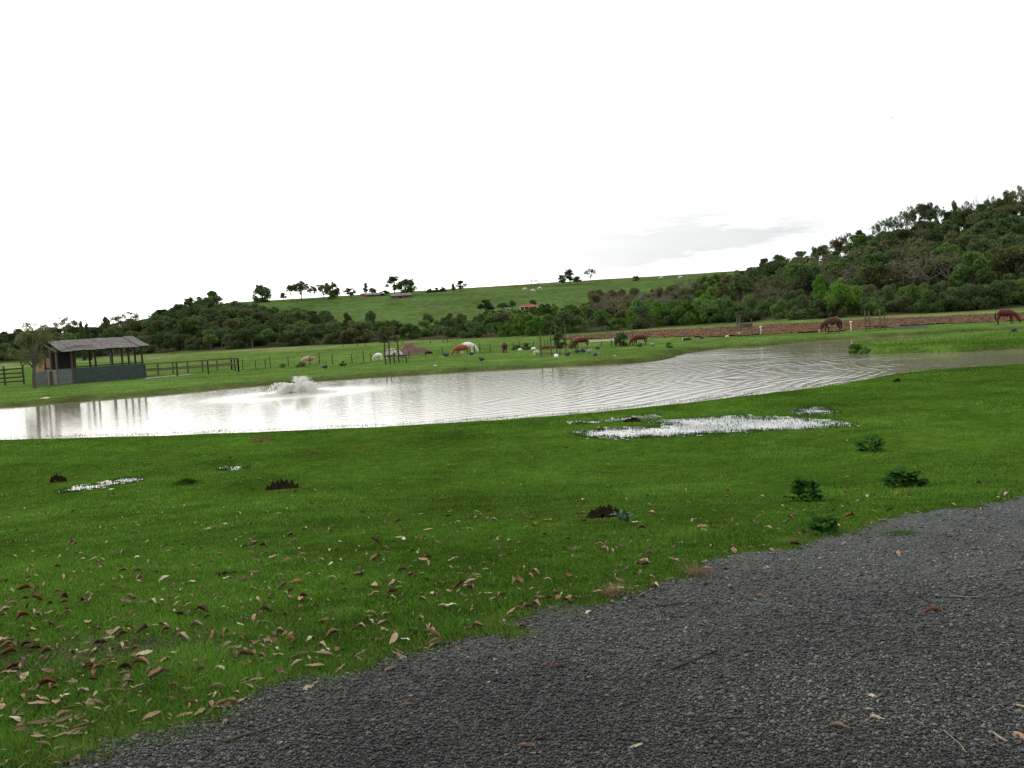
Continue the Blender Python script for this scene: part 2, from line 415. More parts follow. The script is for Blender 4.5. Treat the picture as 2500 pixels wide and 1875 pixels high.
def ground_tint(x, y):
    r = np.hypot(x, y); th = np.clip(np.arctan2(x, y), -rad(50), rad(50)); u = np.tan(th); D = r * np.cos(th)
    n = len(x)
    c = np.tile(LAWN, (n, 1))
    w = ss(50, 75, D)[:, None]; c = c * (1 - w) + PAST * w
    d0 = np.interp(u, U_D0, D0V)
    w = (ss(-42, -26, D - d0) * 0.8 * (0.6 + 0.4 * np.sin(x * 0.21 + y * 0.13)))[:, None]; c = c * (1 - w) + PALE * w
    w = ss(0, 14, D - d0)[:, None]; c = c * (1 - w) + HILLC * w
    w = np.exp(-(((x + 2.35) / .85) ** 2 + ((y - 5.1) / .35) ** 2))[:, None] * .9; c = c * (1 - w) + np.array([.075, .055, .055]) * w
    # the browner band along the crest
    d1 = np.interp(u, U_D1, D1V)
    w = (ss(0.72, 0.95, (D - d0) / (d1 - d0)) * 0.45 * ss(-0.1, 0.05, u))[:, None]; c = c * (1 - w) + np.array([0.10, 0.085, 0.040]) * w
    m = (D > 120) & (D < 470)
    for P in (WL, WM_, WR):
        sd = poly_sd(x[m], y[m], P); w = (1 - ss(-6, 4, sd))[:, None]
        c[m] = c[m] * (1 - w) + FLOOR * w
    m = (y > 20) & (y < 140) & (np.abs(x) < 130)
    sd = poly_sd(x[m], y[m], POND)
    far = y[m] > 52; spit_ = (x[m] > 18) & far & (y[m] < 84)
    w = np.where(spit_, (1 - ss(-.1, .2, sd)) * .7, np.where(far, (1 - ss(0.6, 3.2, sd)) * 0.75, (1 - ss(0.0, 0.35, sd)) * 0.9))[:, None]
    bc = np.where(far[:, None], np.array([0.062, 0.070, 0.026]), np.array([0.05, 0.055, 0.026]))
    c[m] = c[m] * (1 - w) + bc * w
    w = (1 - ss(-0.3, 0.1, sd))[:, None]; c[m] = c[m] * (1 - w) + np.array([0.10, 0.085, 0.05]) * w
    return c

th_in = np.linspace(-36, 36, 300); th_out = np.concatenate([np.linspace(36, 324, 64)[1:-1]])
TH = np.radians(np.concatenate([th_in, th_out]))
RS = np.concatenate([np.geomspace(0.3, 3, 18)[:-1], np.geomspace(3, 26, 150)[:-1], np.geomspace(26, 100, 250)[:-1], np.geomspace(100, 470, 150)[:-1], np.geomspace(470, 3500, 24)])
tt, rr_ = np.meshgrid(TH, RS)
gx = (rr_ * np.sin(tt)).ravel(); gy = (rr_ * np.cos(tt)).ravel()
gzv = H(gx, gy)
nT, nR = len(TH), len(RS)
V = np.stack([gx, gy, gzv], 1)
ii, jj = np.meshgrid(np.arange(nR - 1), np.arange(nT), indexing='ij')
j2 = (jj + 1) % nT
Fq = np.stack([(ii * nT + jj), (ii * nT + j2), ((ii + 1) * nT + j2), ((ii + 1) * nT + jj)], -1).reshape(-1, 4)[:, ::-1]
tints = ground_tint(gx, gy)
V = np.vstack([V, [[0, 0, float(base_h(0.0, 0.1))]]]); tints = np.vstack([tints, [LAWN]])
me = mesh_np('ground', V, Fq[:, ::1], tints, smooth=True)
ground = link('ground', me, M['ground']); ground['kind'] = 'structure'
cm = MB(); ang = [(0.3 * math.sin(t), 0.3 * math.cos(t)) for t in TH]

# ------------------------------------------------------------------ pond water
AX, AY = plane_at(np.array([722.0]), np.array([962.0]), WATER_Z); AX = float(AX[0]); AY = float(AY[0])
def water_mat(name, rings=True, amp=1.0, col=(0.21, 0.18, 0.135)):
    m = bpy.data.materials.new(name); m.use_nodes = True; t = m.node_tree
    b = t.nodes['Principled BSDF']; b.inputs['Roughness'].default_value = 0.04; b.inputs['IOR'].default_value = 1.40
    tc = N(t, 'ShaderNodeTexCoord')
    b.inputs['Base Color'].default_value = col + (1,)
    if rings:
        sub = N(t, 'ShaderNodeVectorMath', operation='SUBTRACT'); sub.inputs[1].default_value = (AX, AY, WATER_Z)
        t.links.new(tc.outputs['Object'], sub.inputs[0])
        ln = N(t, 'ShaderNodeVectorMath', operation='LENGTH'); t.links.new(sub.outputs[0], ln.inputs[0])
        # slow warp so that the rings are not perfect circles
        wn = N(t, 'ShaderNodeTexNoise'); wn.inputs['Scale'].default_value = 0.11; wn.inputs['Detail'].default_value = 3
        t.links.new(tc.outputs['Object'], wn.inputs['Vector'])
        hts = []
        for k, (wl, am, wp) in enumerate(((0.80, 0.0040, 7.0), (0.43, 0.0013, 9.0), (1.35, 0.0016, 5.0))):
            wm = N(t, 'ShaderNodeMath', operation='MULTIPLY_ADD'); wm.inputs[1].default_value = wp
            t.links.new(wn.outputs['Fac'], wm.inputs[0]); t.links.new(ln.outputs['Value'], wm.inputs[2])
            ml = N(t, 'ShaderNodeMath', operation='MULTIPLY'); ml.inputs[1].default_value = 2 * math.pi / wl
            t.links.new(wm.outputs[0], ml.inputs[0])
            sn = N(t, 'ShaderNodeMath', operation='SINE'); t.links.new(ml.outputs[0], sn.inputs[0])
            am_ = N(t, 'ShaderNodeMath', operation='MULTIPLY'); am_.inputs[1].default_value = am * amp
            t.links.new(sn.outputs[0], am_.inputs[0]); hts.append(am_)
        s = hts[0]
        for h in hts[1:]:
            ad = N(t, 'ShaderNodeMath', operation='ADD'); t.links.new(s.outputs[0], ad.inputs[0]); t.links.new(h.outputs[0], ad.inputs[1]); s = ad
        # left part of the pond lies calm
        sp = N(t, 'ShaderNodeSeparateXYZ'); t.links.new(tc.outputs['Object'], sp.inputs[0])
        cr = N(t, 'ShaderNodeMapRange', interpolation_type='SMOOTHSTEP'); cr.inputs['From Min'].default_value = -14; cr.inputs['From Max'].default_value = 20
        cr.inputs['To Min'].default_value = 0.10; cr.inputs['To Max'].default_value = 1.55
        t.links.new(sp.outputs['X'], cr.inputs['Value'])
        pn = N(t, 'ShaderNodeTexNoise'); pn.inputs['Scale'].default_value = .22; pn.inputs['Detail'].default_value = 3; t.links.new(tc.outputs['Object'], pn.inputs['Vector'])
        pr_ = N(t, 'ShaderNodeMapRange'); pr_.inputs['From Min'].default_value = .35; pr_.inputs['From Max'].default_value = .65; pr_.inputs['To Min'].default_value = .55; pr_.inputs['To Max'].default_value = 1.15; t.links.new(pn.outputs['Fac'], pr_.inputs['Value'])
        m0 = N(t, 'ShaderNodeMath', operation='MULTIPLY'); t.links.new(s.outputs[0], m0.inputs[0]); t.links.new(pr_.outputs[0], m0.inputs[1])
        mm = N(t, 'ShaderNodeMath', operation='MULTIPLY'); t.links.new(m0.outputs[0], mm.inputs[0]); t.links.new(cr.outputs[0], mm.inputs[1])
        cr2 = N(t, 'ShaderNodeMapRange', interpolation_type='SMOOTHSTEP'); cr2.inputs['From Min'].default_value = 17; cr2.inputs['From Max'].default_value = 28; cr2.inputs['To Min'].default_value = 1.0; cr2.inputs['To Max'].default_value = .30
        t.links.new(sp.outputs['X'], cr2.inputs['Value']); mm3 = N(t, 'ShaderNodeMath', operation='MULTIPLY'); t.links.new(mm.outputs[0], mm3.inputs[0]); t.links.new(cr2.outputs[0], mm3.inputs[1]); mm = mm3
        nz = N(t, 'ShaderNodeTexNoise'); nz.inputs['Scale'].default_value = 3.2; nz.inputs['Detail'].default_value = 4
        mp = N(t, 'ShaderNodeMapping'); mp.inputs['Scale'].default_value = (0.45, 1.3, 1); t.links.new(tc.outputs['Object'], mp.inputs[0]); t.links.new(mp.outputs[0], nz.inputs['Vector'])
        n3 = N(t, 'ShaderNodeMath', operation='MULTIPLY'); n3.inputs[1].default_value = 0.0095 * amp; t.links.new(nz.outputs['Fac'], n3.inputs[0])
        # choppy water near the aerator
        near = N(t, 'ShaderNodeMapRange', interpolation_type='SMOOTHSTEP'); near.inputs['From Min'].default_value = 1.5; near.inputs['From Max'].default_value = 10
        near.inputs['To Min'].default_value = 3.2; near.inputs['To Max'].default_value = 1.0
        t.links.new(ln.outputs['Value'], near.inputs['Value'])
        n4 = N(t, 'ShaderNodeMath', operation='MULTIPLY'); t.links.new(n3.outputs[0], n4.inputs[0]); t.links.new(near.outputs[0], n4.inputs[1])
        ad = N(t, 'ShaderNodeMath', operation='ADD'); t.links.new(mm.outputs[0], ad.inputs[0]); t.links.new(n4.outputs[0], ad.inputs[1])
        bp = N(t, 'ShaderNodeBump'); bp.inputs['Distance'].default_value = 1.0; t.links.new(ad.outputs[0], bp.inputs['Height']); t.links.new(bp.outputs[0], b.inputs['Normal'])
        # milky, foamed up mud around the aerator
        fo = N(t, 'ShaderNodeMapRange', interpolation_type='SMOOTHSTEP'); fo.inputs['From Min'].default_value = 2.0; fo.inputs['From Max'].default_value = 7.5
        fo.inputs['To Min'].default_value = 0.8; fo.inputs['To Max'].default_value = 0.0
        t.links.new(ln.outputs['Value'], fo.inputs['Value'])
        fm = N(t, 'ShaderNodeMix', data_type='RGBA'); fm.inputs['A'].default_value = col + (1,); fm.inputs["B"].default_value = (0.60, 0.54, 0.46, 1)
        t.links.new(fo.outputs[0], fm.inputs['Factor']); t.links.new(fm.outputs['Result'], b.inputs['Base Color'])
        rm = N(t, 'ShaderNodeMapRange'); rm.inputs['To Min'].default_value = 0.04; rm.inputs['To Max'].default_value = 0.45
        t.links.new(fo.outputs[0], rm.inputs['Value']); t.links.new(rm.outputs[0], b.inputs['Roughness'])
    else:
        nz = N(t, 'ShaderNodeTexNoise'); nz.inputs['Scale'].default_value = 3; t.links.new(tc.outputs['Object'], nz.inputs['Vector'])
        bp = N(t, 'ShaderNodeBump'); bp.inputs['Distance'].default_value = 0.004; t.links.new(nz.outputs['Fac'], bp.inputs['Height']); t.links.new(bp.outputs[0], b.inputs['Normal'])
    return m
M['water'] = water_mat('pond_water')
# a flat sheet slightly larger than the shoreline; the banks rise through it
wx = [p[0] for p in POND]; wy = [p[1] for p in POND]
gxs = np.arange(min(wx) - 1, max(wx) + 1, 0.8); gys = np.arange(min(wy) - 1, max(wy) + 1, 0.8)
XX, YY = np.meshgrid(gxs, gys); sdv = poly_sd(XX, YY, POND).reshape(XX.shape)
nx = len(gxs); ci, cj = np.meshgrid(np.arange(len(gys) - 1), np.arange(nx - 1), indexing='ij')
keep = np.minimum.reduce([sdv[:-1, :-1], sdv[1:, :-1], sdv[:-1, 1:], sdv[1:, 1:]]) < 0.1
q = np.stack([ci * nx + cj, ci * nx + cj + 1, (ci + 1) * nx + cj + 1, (ci + 1) * nx + cj], -1)[keep]
us, inv = np.unique(q, return_inverse=True)
Vw = np.stack([XX.ravel()[us], YY.ravel()[us], np.full(len(us), WATER_Z)], 1)
water = link('pond_water', mesh_np('pond_water', Vw, inv.reshape(q.shape)), M['water']); water['kind'] = 'structure'

# ------------------------------------------------------------------ gravel road
edge_px = [(100, 1990), (171, 1875), (190, 1823), (240, 1800), (348, 1791), (475, 1777), (563, 1757), (620, 1735), (664, 1687), (700, 1678), (790, 1652), (881, 1627),
           (1000, 1604), (1130, 1577), (1243, 1548), (1290, 1512), (1370, 1492), (1433, 1479), (1502, 1454), (1585, 1437), (1673, 1426), (1692, 1392), (1705, 1372), (1822, 1352), (1933, 1343), (2000, 1321),
           (2054, 1309), (2135, 1293), (2189, 1268), (2280, 1250), (2350, 1244), (2500, 1215), (2700, 1185), (2950, 1150)]
e = np.array(edge_px, float)
ex, ey, ez = near_hit(e[:, 0], e[:, 1])
ROAD = np.vstack([np.stack([ex, ey], 1), [[30, 16], [30, -12], [-9, -12], [-3.2, 0.5]]])
def jag(x, y): return 0.055 * np.sin(x * 5.1 + 1.7 * np.sin(y * 4.3)) + 0.04 * np.sin(x * 11.3 - y * 8.7) + 0.03 * np.sin(y * 17 + x * 6)
def road_sd(x, y): return poly_sd(x, y, ROAD) + jag(np.asarray(x).ravel(), np.asarray(y).ravel())
st = 0.07
gxs = np.arange(-4, 13, st); gys = np.arange(0.4, 15, st)
XX, YY = np.meshgrid(gxs, gys); sdv = road_sd(XX, YY).reshape(XX.shape); ZZ = base_h(XX, YY) + 0.012
nx = len(gxs); ci, cj = np.meshgrid(np.arange(len(gys) - 1), np.arange(nx - 1), indexing='ij')
keep = np.maximum.reduce([sdv[:-1, :-1], sdv[1:, :-1], sdv[:-1, 1:], sdv[1:, 1:]]) < 0.02
q = np.stack([ci * nx + cj, ci * nx + cj + 1, (ci + 1) * nx + cj + 1, (ci + 1) * nx + cj], -1)[keep]
us, inv = np.unique(q, return_inverse=True)
Vr = np.stack([XX.ravel()[us], YY.ravel()[us], ZZ.ravel()[us]], 1)
def gravel_mat():
    m = bpy.data.materials.new('dark_gravel'); m.use_nodes = True; t = m.node_tree
    b = t.nodes['Principled BSDF']; b.inputs['Roughness'].default_value = 0.8; b.inputs['Specular IOR Level'].default_value = 0.25
    tc = N(t, 'ShaderNodeTexCoord'); vo = N(t, 'ShaderNodeTexVoronoi'); vo.inputs['Scale'].default_value = 85
    t.links.new(tc.outputs['Object'], vo.inputs['Vector'])
    rp = N(t, 'ShaderNodeValToRGB'); rp.color_ramp.elements[0].color = (0.018, 0.019, 0.018, 1); rp.color_ramp.elements[1].color = (0.072, 0.078, 0.072, 1)
    sx = N(t, 'ShaderNodeSeparateColor'); t.links.new(vo.outputs['Color'], sx.inputs[0]); t.links.new(sx.outputs[0], rp.inputs[0])
    nz = N(t, 'ShaderNodeTexNoise'); nz.inputs['Scale'].default_value = 1.3; nz.inputs['Detail'].default_value = 6
    t.links.new(tc.outputs['Object'], nz.inputs['Vector'])
    mr = N(t, 'ShaderNodeMapRange'); mr.inputs['From Min'].default_value = 0.3; mr.inputs['From Max'].default_value = 0.7; mr.inputs['To Min'].default_value = 0.75; mr.inputs['To Max'].default_value = 1.25
    t.links.new(nz.outputs['Fac'], mr.inputs['Value'])
    v = N(t, 'ShaderNodeVectorMath', operation='SCALE'); t.links.new(rp.outputs[0], v.inputs[0]); t.links.new(mr.outputs[0], v.inputs['Scale']); t.links.new(v.outputs[0], b.inputs['Base Color'])
    bp = N(t, 'ShaderNodeBump'); bp.inputs['Distance'].default_value = 0.012; bp.invert = True
    t.links.new(vo.outputs['Distance'], bp.inputs['Height']); t.links.new(bp.outputs[0], b.inputs['Normal'])
    return m
M['gravel'] = gravel_mat()
road = link('gravel_road', mesh_np('gravel_road', Vr, inv.reshape(q.shape), smooth=True), M['gravel']); road['kind'] = 'structure'

def fbm(x, y, s):
    v = 0
    for k_ in range(4):
        f_ = s * 1.9 ** k_; v = v + (0.6 ** k_) * np.sin(x * f_ + 1.9 * np.sin(y * f_ * 0.83 + k_) + k_ * 1.3) * np.cos(y * f_ * 1.07 + 1.3 * np.sin(x * f_ * 0.7 + 2 * k_))
    return v
# loose stones: small lumpy octahedra
def octa_field(name, x, y, z, s, cols, material, flat=0.6):
    n = len(x); base = np.array([[1, 0, 0], [0, 1, 0], [-1, 0, 0], [0, -1, 0], [0, 0, 1], [0, 0, -1]], float)
    fb = np.array([[0, 1, 4], [1, 2, 4], [2, 3, 4], [3, 0, 4], [1, 0, 5], [2, 1, 5], [3, 2, 5], [0, 3, 5]])
    P = base[None] * RNG.uniform(0.6, 1.25, (n, 6, 1)) * s[:, None, None]
    P = P + RNG.normal(0, 0.18, (n, 6, 3)) * s[:, None, None]; P[:, :, 2] *= flat
    a = RNG.uniform(0, 6.28, n); ca, sa = np.cos(a)[:, None], np.sin(a)[:, None]
    X = P[:, :, 0] * ca - P[:, :, 1] * sa; Y = P[:, :, 0] * sa + P[:, :, 1] * ca
    V = np.stack([X + x[:, None], Y + y[:, None], P[:, :, 2] + z[:, None]], -1).reshape(-1, 3)
    Fc = (fb[None] + (np.arange(n) * 6)[:, None, None]).reshape(-1, 3)
    return link(name, mesh_np(name, V, Fc, np.repeat(cols, 6, axis=0)), material)
M['stone'] = mat('stone_chips', (1, 1, 1), 0.75, 0.15, 60, attr=True)
n = 125000
px = RNG.uniform(60, 2560, n); py = RNG.uniform(1190, 1900, n)
x, y, z = near_hit(px, py); sd = road_sd(x, y)
k = sd < np.minimum(0.10, RNG.exponential(0.035, n) - 0.02)
x, y, z, sd = x[k], y[k], z[k], sd[k]
D = np.hypot(x, y)
s = RNG.uniform(0.0032, 0.0080, len(x)) * (0.75 + D * 0.075)
s *= 1 + .5 * (RNG.random(len(x)) ** 6) * 2; small = RNG.random(len(x)) < .35; s[small] *= .6; big = RNG.random(len(x)) < 0.012; s[big] *= 1.7
g = (RNG.beta(1.3, 4.0, len(x)) * 0.26 + 0.014) * (1 + .28 * np.clip(fbm(x, y, .7) + .6 * fbm(x, y, 2.3), -1.6, 1.6))
cols = np.stack([g * 1.0, g * 1.02, g * 0.93], 1) * 1.12
hueb = RNG.random(len(x)) < 0.07; cols[hueb] = cols[hueb] * np.array([1.5, 1.15, 0.9])
gravel = octa_field('gravel', x, y, z + 0.014 + s * 0.15, s, cols, M['stone']); gravel['kind'] = 'stuff'

# ------------------------------------------------------------------ puddles on the flooded lawn
M['puddle'] = water_mat('puddle_water', rings=False, col=(0.06, 0.06, 0.035))
puddle_px = [
    ([(1395, 1056), (1470, 1048), (1600, 1044), (1640, 1036), (1560, 1030), (1660, 1022), (1780, 1016), (1840, 1019), (1930, 1020), (1990, 1024), (2080, 1033), (2085, 1040), (2020, 1046), (1930, 1050),
      (1850, 1054), (1750, 1058), (1640, 1066), (1520, 1071), (1430, 1068)], 'large flooded patch of lawn with grass tips poking through, nearest the pond', 0.75),
    ([(1932, 1001), (1970, 995), (2010, 993), (2040, 1004), (2048, 1009), (2000, 1013), (1950, 1012)], 'small pale puddle in the grass just above the large flooded patch', 0.6),
    ([(1385, 1033), (1470, 1027), (1540, 1018), (1605, 1012), (1600, 1019), (1530, 1027), (1440, 1034)], 'thin broken strip of water in the grass at the pond edge', 0.75),
    ([(138, 1200), (200, 1187), (262, 1181), (285, 1170), (350, 1166), (352, 1173), (290, 1184), (230, 1193), (170, 1203)], 'narrow bright puddle beside the dark clod on the left lawn', 0.25),
    ([(528, 1147), (560, 1141), (605, 1136), (600, 1144), (560, 1150)], 'tiny glinting puddle between the tussock and the shore', 0.45),
]
PUD = []
for pl, lab, fill in puddle_px:
    P_ = np.array(pl, float); x_, y_, z_ = near_hit(P_[:, 0], P_[:, 1]); poly = np.stack([x_, y_], 1); PUD.append((poly, fill))
    zc = float(np.mean(z_)); stp = 0.09
    gxs = np.arange(poly[:, 0].min(), poly[:, 0].max(), stp); gys = np.arange(poly[:, 1].min(), poly[:, 1].max(), stp * 1.3)
    XX, YY = np.meshgrid(gxs, gys)
    sdv = poly_sd(XX, YY, poly).reshape(XX.shape) + 0.16 * np.sin(XX * 4.1 + 2 * np.sin(YY * 2.2)) + 0.12 * np.sin(XX * 9.7 + YY * 5.1) - 0.02 + RNG.normal(0, .12, XX.shape)
    ZZ = base_h(XX, YY) + 0.014
    nx = len(gxs); ci, cj = np.meshgrid(np.arange(len(gys) - 1), np.arange(nx - 1), indexing='ij')
    keep = sdv[:-1, :-1] < 0
    q = np.stack([ci * nx + cj, ci * nx + cj + 1, (ci + 1) * nx + cj + 1, (ci + 1) * nx + cj], -1)[keep]
    if len(q) == 0: continue
    us, inv = np.unique(q, return_inverse=True)
    o = link('puddle', mesh_np('puddle', np.stack([XX.ravel()[us], YY.ravel()[us], ZZ.ravel()[us]], 1), inv.reshape(q.shape), smooth=True), M['puddle'])
    o['kind'] = 'structure'

# ------------------------------------------------------------------ grass blades
M['blade'] = mat('grass_blades', (1, 1, 1), 0.9, 0.12, 2.0, attr=True, spec=0.0, translucent=0.3)
def blades(name, x, y, z, h, w, cols, lean=0.7):
    n = len(x); a = RNG.uniform(0, 6.28, n); l = RNG.uniform(0, 6.28, n); lm = RNG.uniform(0.1, lean * 2, n) * h
    bx, by = np.cos(a) * w / 2, np.sin(a) * w / 2
    V = np.empty((n, 3, 3)); V[:, 0] = np.stack([x - bx, y - by, z - 0.004], 1); V[:, 1] = np.stack([x + bx, y + by, z - 0.004], 1)
    V[:, 2] = np.stack([x + np.cos(l) * lm, y + np.sin(l) * lm, z + h], 1)
    return link(name, mesh_np(name, V.reshape(-1, 3), np.arange(n * 3).reshape(-1, 3), np.repeat(cols, 3, axis=0)), M['blade'])
n = 980000
px = RNG.uniform(-60, 2560, n); py = 885 + 1000 * RNG.beta(1.05, 1.15, n)
hz = 803 - (px - 1250) * 0.063
k = py > hz + 150; px, py = px[k], py[k]
x, y, z = near_hit(px, py)
sdp = poly_sd(x, y, POND); sdr = road_sd(x, y)
k = (sdp > 0.02) & (sdr > -RNG.exponential(0.05, len(x)) * (1 + 1.2 * np.clip(fbm(x, y, 2.4), 0, 1.5)) + 0.01 + .05 * np.clip(fbm(x + 4, y, 5.0), 0, 1)) & (y < 60)
x, y, z, sdp, sdr = x[k], y[k], z[k], sdp[k], sdr[k]
dens = fbm(x, y, 0.8)
dens = dens * .8 + .5 * fbm(x + 3, y - 2, 3.1); worn = np.exp(-(((x + 2.35) / .85) ** 2 + ((y - 5.1) / .35) ** 2)) + .8 * (fbm(x - 5, y + 9, .9) > 1.25)
k = RNG.random(len(x)) < (0.72 + 0.28 * dens) * (1 - .75 * np.clip(worn, 0, 1)); inp = np.zeros(len(x), bool)
for poly, fill in PUD:
    ins = poly_sd(x, y, poly); f_ = (np.clip(-0.10 - ins * 1.35, 0, .95) + 0.30 * fbm(x * 1.0, y * .8, 2.6) + .12 * fbm(x, y, 7.0) + .25 * (fill - .5)).clip(0, .95)
    k &= ~((ins < 0.05) & (RNG.random(len(x)) < f_)); inp |= ins < 0.03
x, y, z, sdp, sdr, dens, inp = x[k], y[k], z[k], sdp[k], sdr[k], dens[k], inp[k]
D = np.hypot(x, y)
h = RNG.uniform(0.010, 0.036, len(x)) * (1 + 0.35 * dens) * (1 + .9 * (fbm(x - 2, y + 5, 1.9) > 1.15)) * (1 + ss(14, 34, D) * 0.55)
w = RNG.uniform(0.0030, 0.0058, len(x)) * (0.75 + D * 0.085)
c1 = np.array([0.020, 0.052, 0.009]); c2 = np.array([0.172, 0.335, 0.046]); cy = np.array([0.24, 0.20, 0.09])
t_ = np.clip(RNG.beta(1.0, 1.5, len(x)) + 0.24 * dens + 0.15 * fbm(x, y, 0.23) + .08 * fbm(x + 7, y, .11) + .06, 0, 1)[:, None]
cols = c1 * (1 - t_) + c2 * t_
yel = (RNG.random(len(x)) < 0.018 + 0.10 * (sdr < 0.18)); cols[yel] = cy
h[inp] = RNG.uniform(0.02, 0.058, inp.sum()); cols[inp] *= 0.7; w[inp] *= 1.5
# extra blades standing in the shallow water, thick at the margins
ex_, ey_, eh_, ew_ = [], [], [], []
for (poly, fill), (pl, lab, _f) in zip(PUD, puddle_px):
    P_ = np.array(pl, float); A_ = (np.ptp(P_[:, 0]) + 20) * (np.ptp(P_[:, 1]) + 8); nn = int(A_ * 1.25)
    qx = RNG.uniform(P_[:, 0].min() - 10, P_[:, 0].max() + 10, nn); qy = RNG.uniform(P_[:, 1].min() - 4, P_[:, 1].max() + 4, nn)
    a1, a2, a3 = near_hit(qx, qy); ins = poly_sd(a1, a2, poly)
    pk = (np.clip(1.0 + ins * (1.5 if fill > .3 else 5), 0.04, 1) * (.55 + .55 * fbm(a1 * 1.2, a2, 3.3) + .4 * fbm(a1, a2 * .7, 9.0))).clip(.03, 1)
    kk_ = (ins < .12) & (RNG.random(nn) < pk)
    ex_.append(a1[kk_]); ey_.append(a2[kk_]); eh_.append(RNG.uniform(.018, .055, kk_.sum())); ew_.append(RNG.uniform(.010, .024, kk_.sum()))
ex_, ey_, eh_, ew_ = map(np.concatenate, (ex_, ey_, eh_, ew_)); ne = len(ex_); print('reeds', ne)
x = np.concatenate([x, ex_]); y = np.concatenate([y, ey_]); z = np.concatenate([z, base_h(ex_, ey_) + .012]); h = np.concatenate([h, eh_]); w = np.concatenate([w, ew_])
cols = np.vstack([cols, (np.array([.030, .065, .014]) * RNG.uniform(.5, 2.2, (ne, 1)))]); sdp = np.concatenate([sdp, np.full(ne, 9.)]); sdr = np.concatenate([sdr, np.full(ne, 9.)]); dens = np.concatenate([dens, np.zeros(ne)])
rim = sdp < 0.35; h[rim] *= 1.5; cols[rim] *= 0.75
grass = blades('grass', x, y, z, h, w, cols); grass['kind'] = 'stuff'
print('blades', len(x))
# coarser growth on the far bank, the pasture and the spit
n = 150000
px = RNG.uniform(-60, 2560, n); off = 8 + 130 * RNG.beta(1.2, 1.6, n); py = 803 - (px - 1250) * 0.063 + off
d = rays(px, py); k = d[:, 2] < -0.004; d = d[k]; z = np.full(len(d), -1.2)
for _ in range(12):
    t = (z - CAMH) / d[:, 2]; z = 0.5 * z + 0.5 * np.clip(base_h(d[:, 0] * t, d[:, 1] * t), -1.7, 0.6)
x, y = d[:, 0] * t, d[:, 1] * t
k = (y > 50) & (y < 175) & (np.abs(base_h(x, y) - z) < 0.03); x, y = x[k], y[k]
sdp = poly_sd(x, y, POND); k = sdp > np.where((x > 18) & (y < 84), 0.0, .15); x, y, sdp = x[k], y[k], sdp[k]
z = H(x, y); D = np.hypot(x, y); dens = fbm(x, y, 0.35)
h = RNG.uniform(0.03, 0.10, len(x)) * (1 + 0.6 * dens).clip(0.3) ; w = RNG.uniform(0.02, 0.06, len(x)) * D / 90
spit = (x > 18) & (y < 84) & (y > 50); h[spit] *= 2.2; w[spit] *= 1.3; h[spit & (sdp < .8)] *= 1.5
tt_ = ground_tint(x, y); cols = tt_ * RNG.uniform(0.7, 1.65, (len(x), 1)) * np.array([1.0, 1.05, 0.9])
cols[spit] *= np.array([1.1, 1.05, 1.0])
pg = blades('pasture_grass', x, y, z, h, w, cols, 0.6); pg['kind'] = 'stuff'

# ------------------------------------------------------------------ trees
def leaf_cloud(centres, radii, nleaf, size, seed, top=0.35, squash=0.75, core=0.35):
    """leaf-sized quads spread through lumps; returns vertices and faces"""
    r = np.random.default_rng(seed); c = np.array(centres, float); R_ = np.array(radii, float)
    pr = R_ ** 2 / (R_ ** 2).sum(); idx = r.choice(len(c), nleaf, p=pr)
    d = r.normal(0, 1, (nleaf, 3)); d[:, 2] += top; d /= np.linalg.norm(d, axis=1)[:, None]
    rad_ = R_[idx] * (core + (1 - core) * r.random(nleaf) ** 0.45) * r.uniform(0.85, 1.12, nleaf)
    p = c[idx] + d * rad_[:, None] * np.array([1, 1, squash])
    a = r.normal(0, 1, (nleaf, 3)); a /= np.linalg.norm(a, axis=1)[:, None]
    b = np.cross(a, d + 0.7 * r.normal(0, 1, (nleaf, 3))); b /= np.linalg.norm(b, axis=1)[:, None] + 1e-9
    s = size * r.uniform(0.6, 1.35, nleaf)[:, None]
    V = np.stack([p - a * s, p - b * s * 0.55, p + a * s, p + b * s * 0.55], 1).reshape(-1, 3)
    return V, np.arange(nleaf * 4).reshape(-1, 4)

def limbs(mb, base, tops, r0, rnd, n=5):
    for q in tops:
        b = Vector(base); q = Vector(q); m_ = b.lerp(q, 0.5) + Vector((rnd.uniform(-.4, .4), rnd.uniform(-.4, .4), rnd.uniform(-.1, .5)))
        mb.tube([b, m_, q], [r0, r0 * 0.65, r0 * 0.2], n, cap=False)

def twigs(mb, p, d, L, r, depth, rnd, n=3, spread=0.75, upw=0.15):
    e = p + d * L; mb.tube([p, e], [r, r * 0.62], n, cap=False)
    if depth == 0: return
    for k in range(rnd.choice((2, 3))):
        v = (d + Vector((rnd.gauss(0, spread), rnd.gauss(0, spread), rnd.gauss(upw, spread * 0.6)))).normalized()
        twigs(mb, p + d * L * rnd.uniform(0.6, 1.0), v, L * rnd.uniform(0.58, 0.82), r * 0.6, depth - 1, rnd, n, spread, upw)

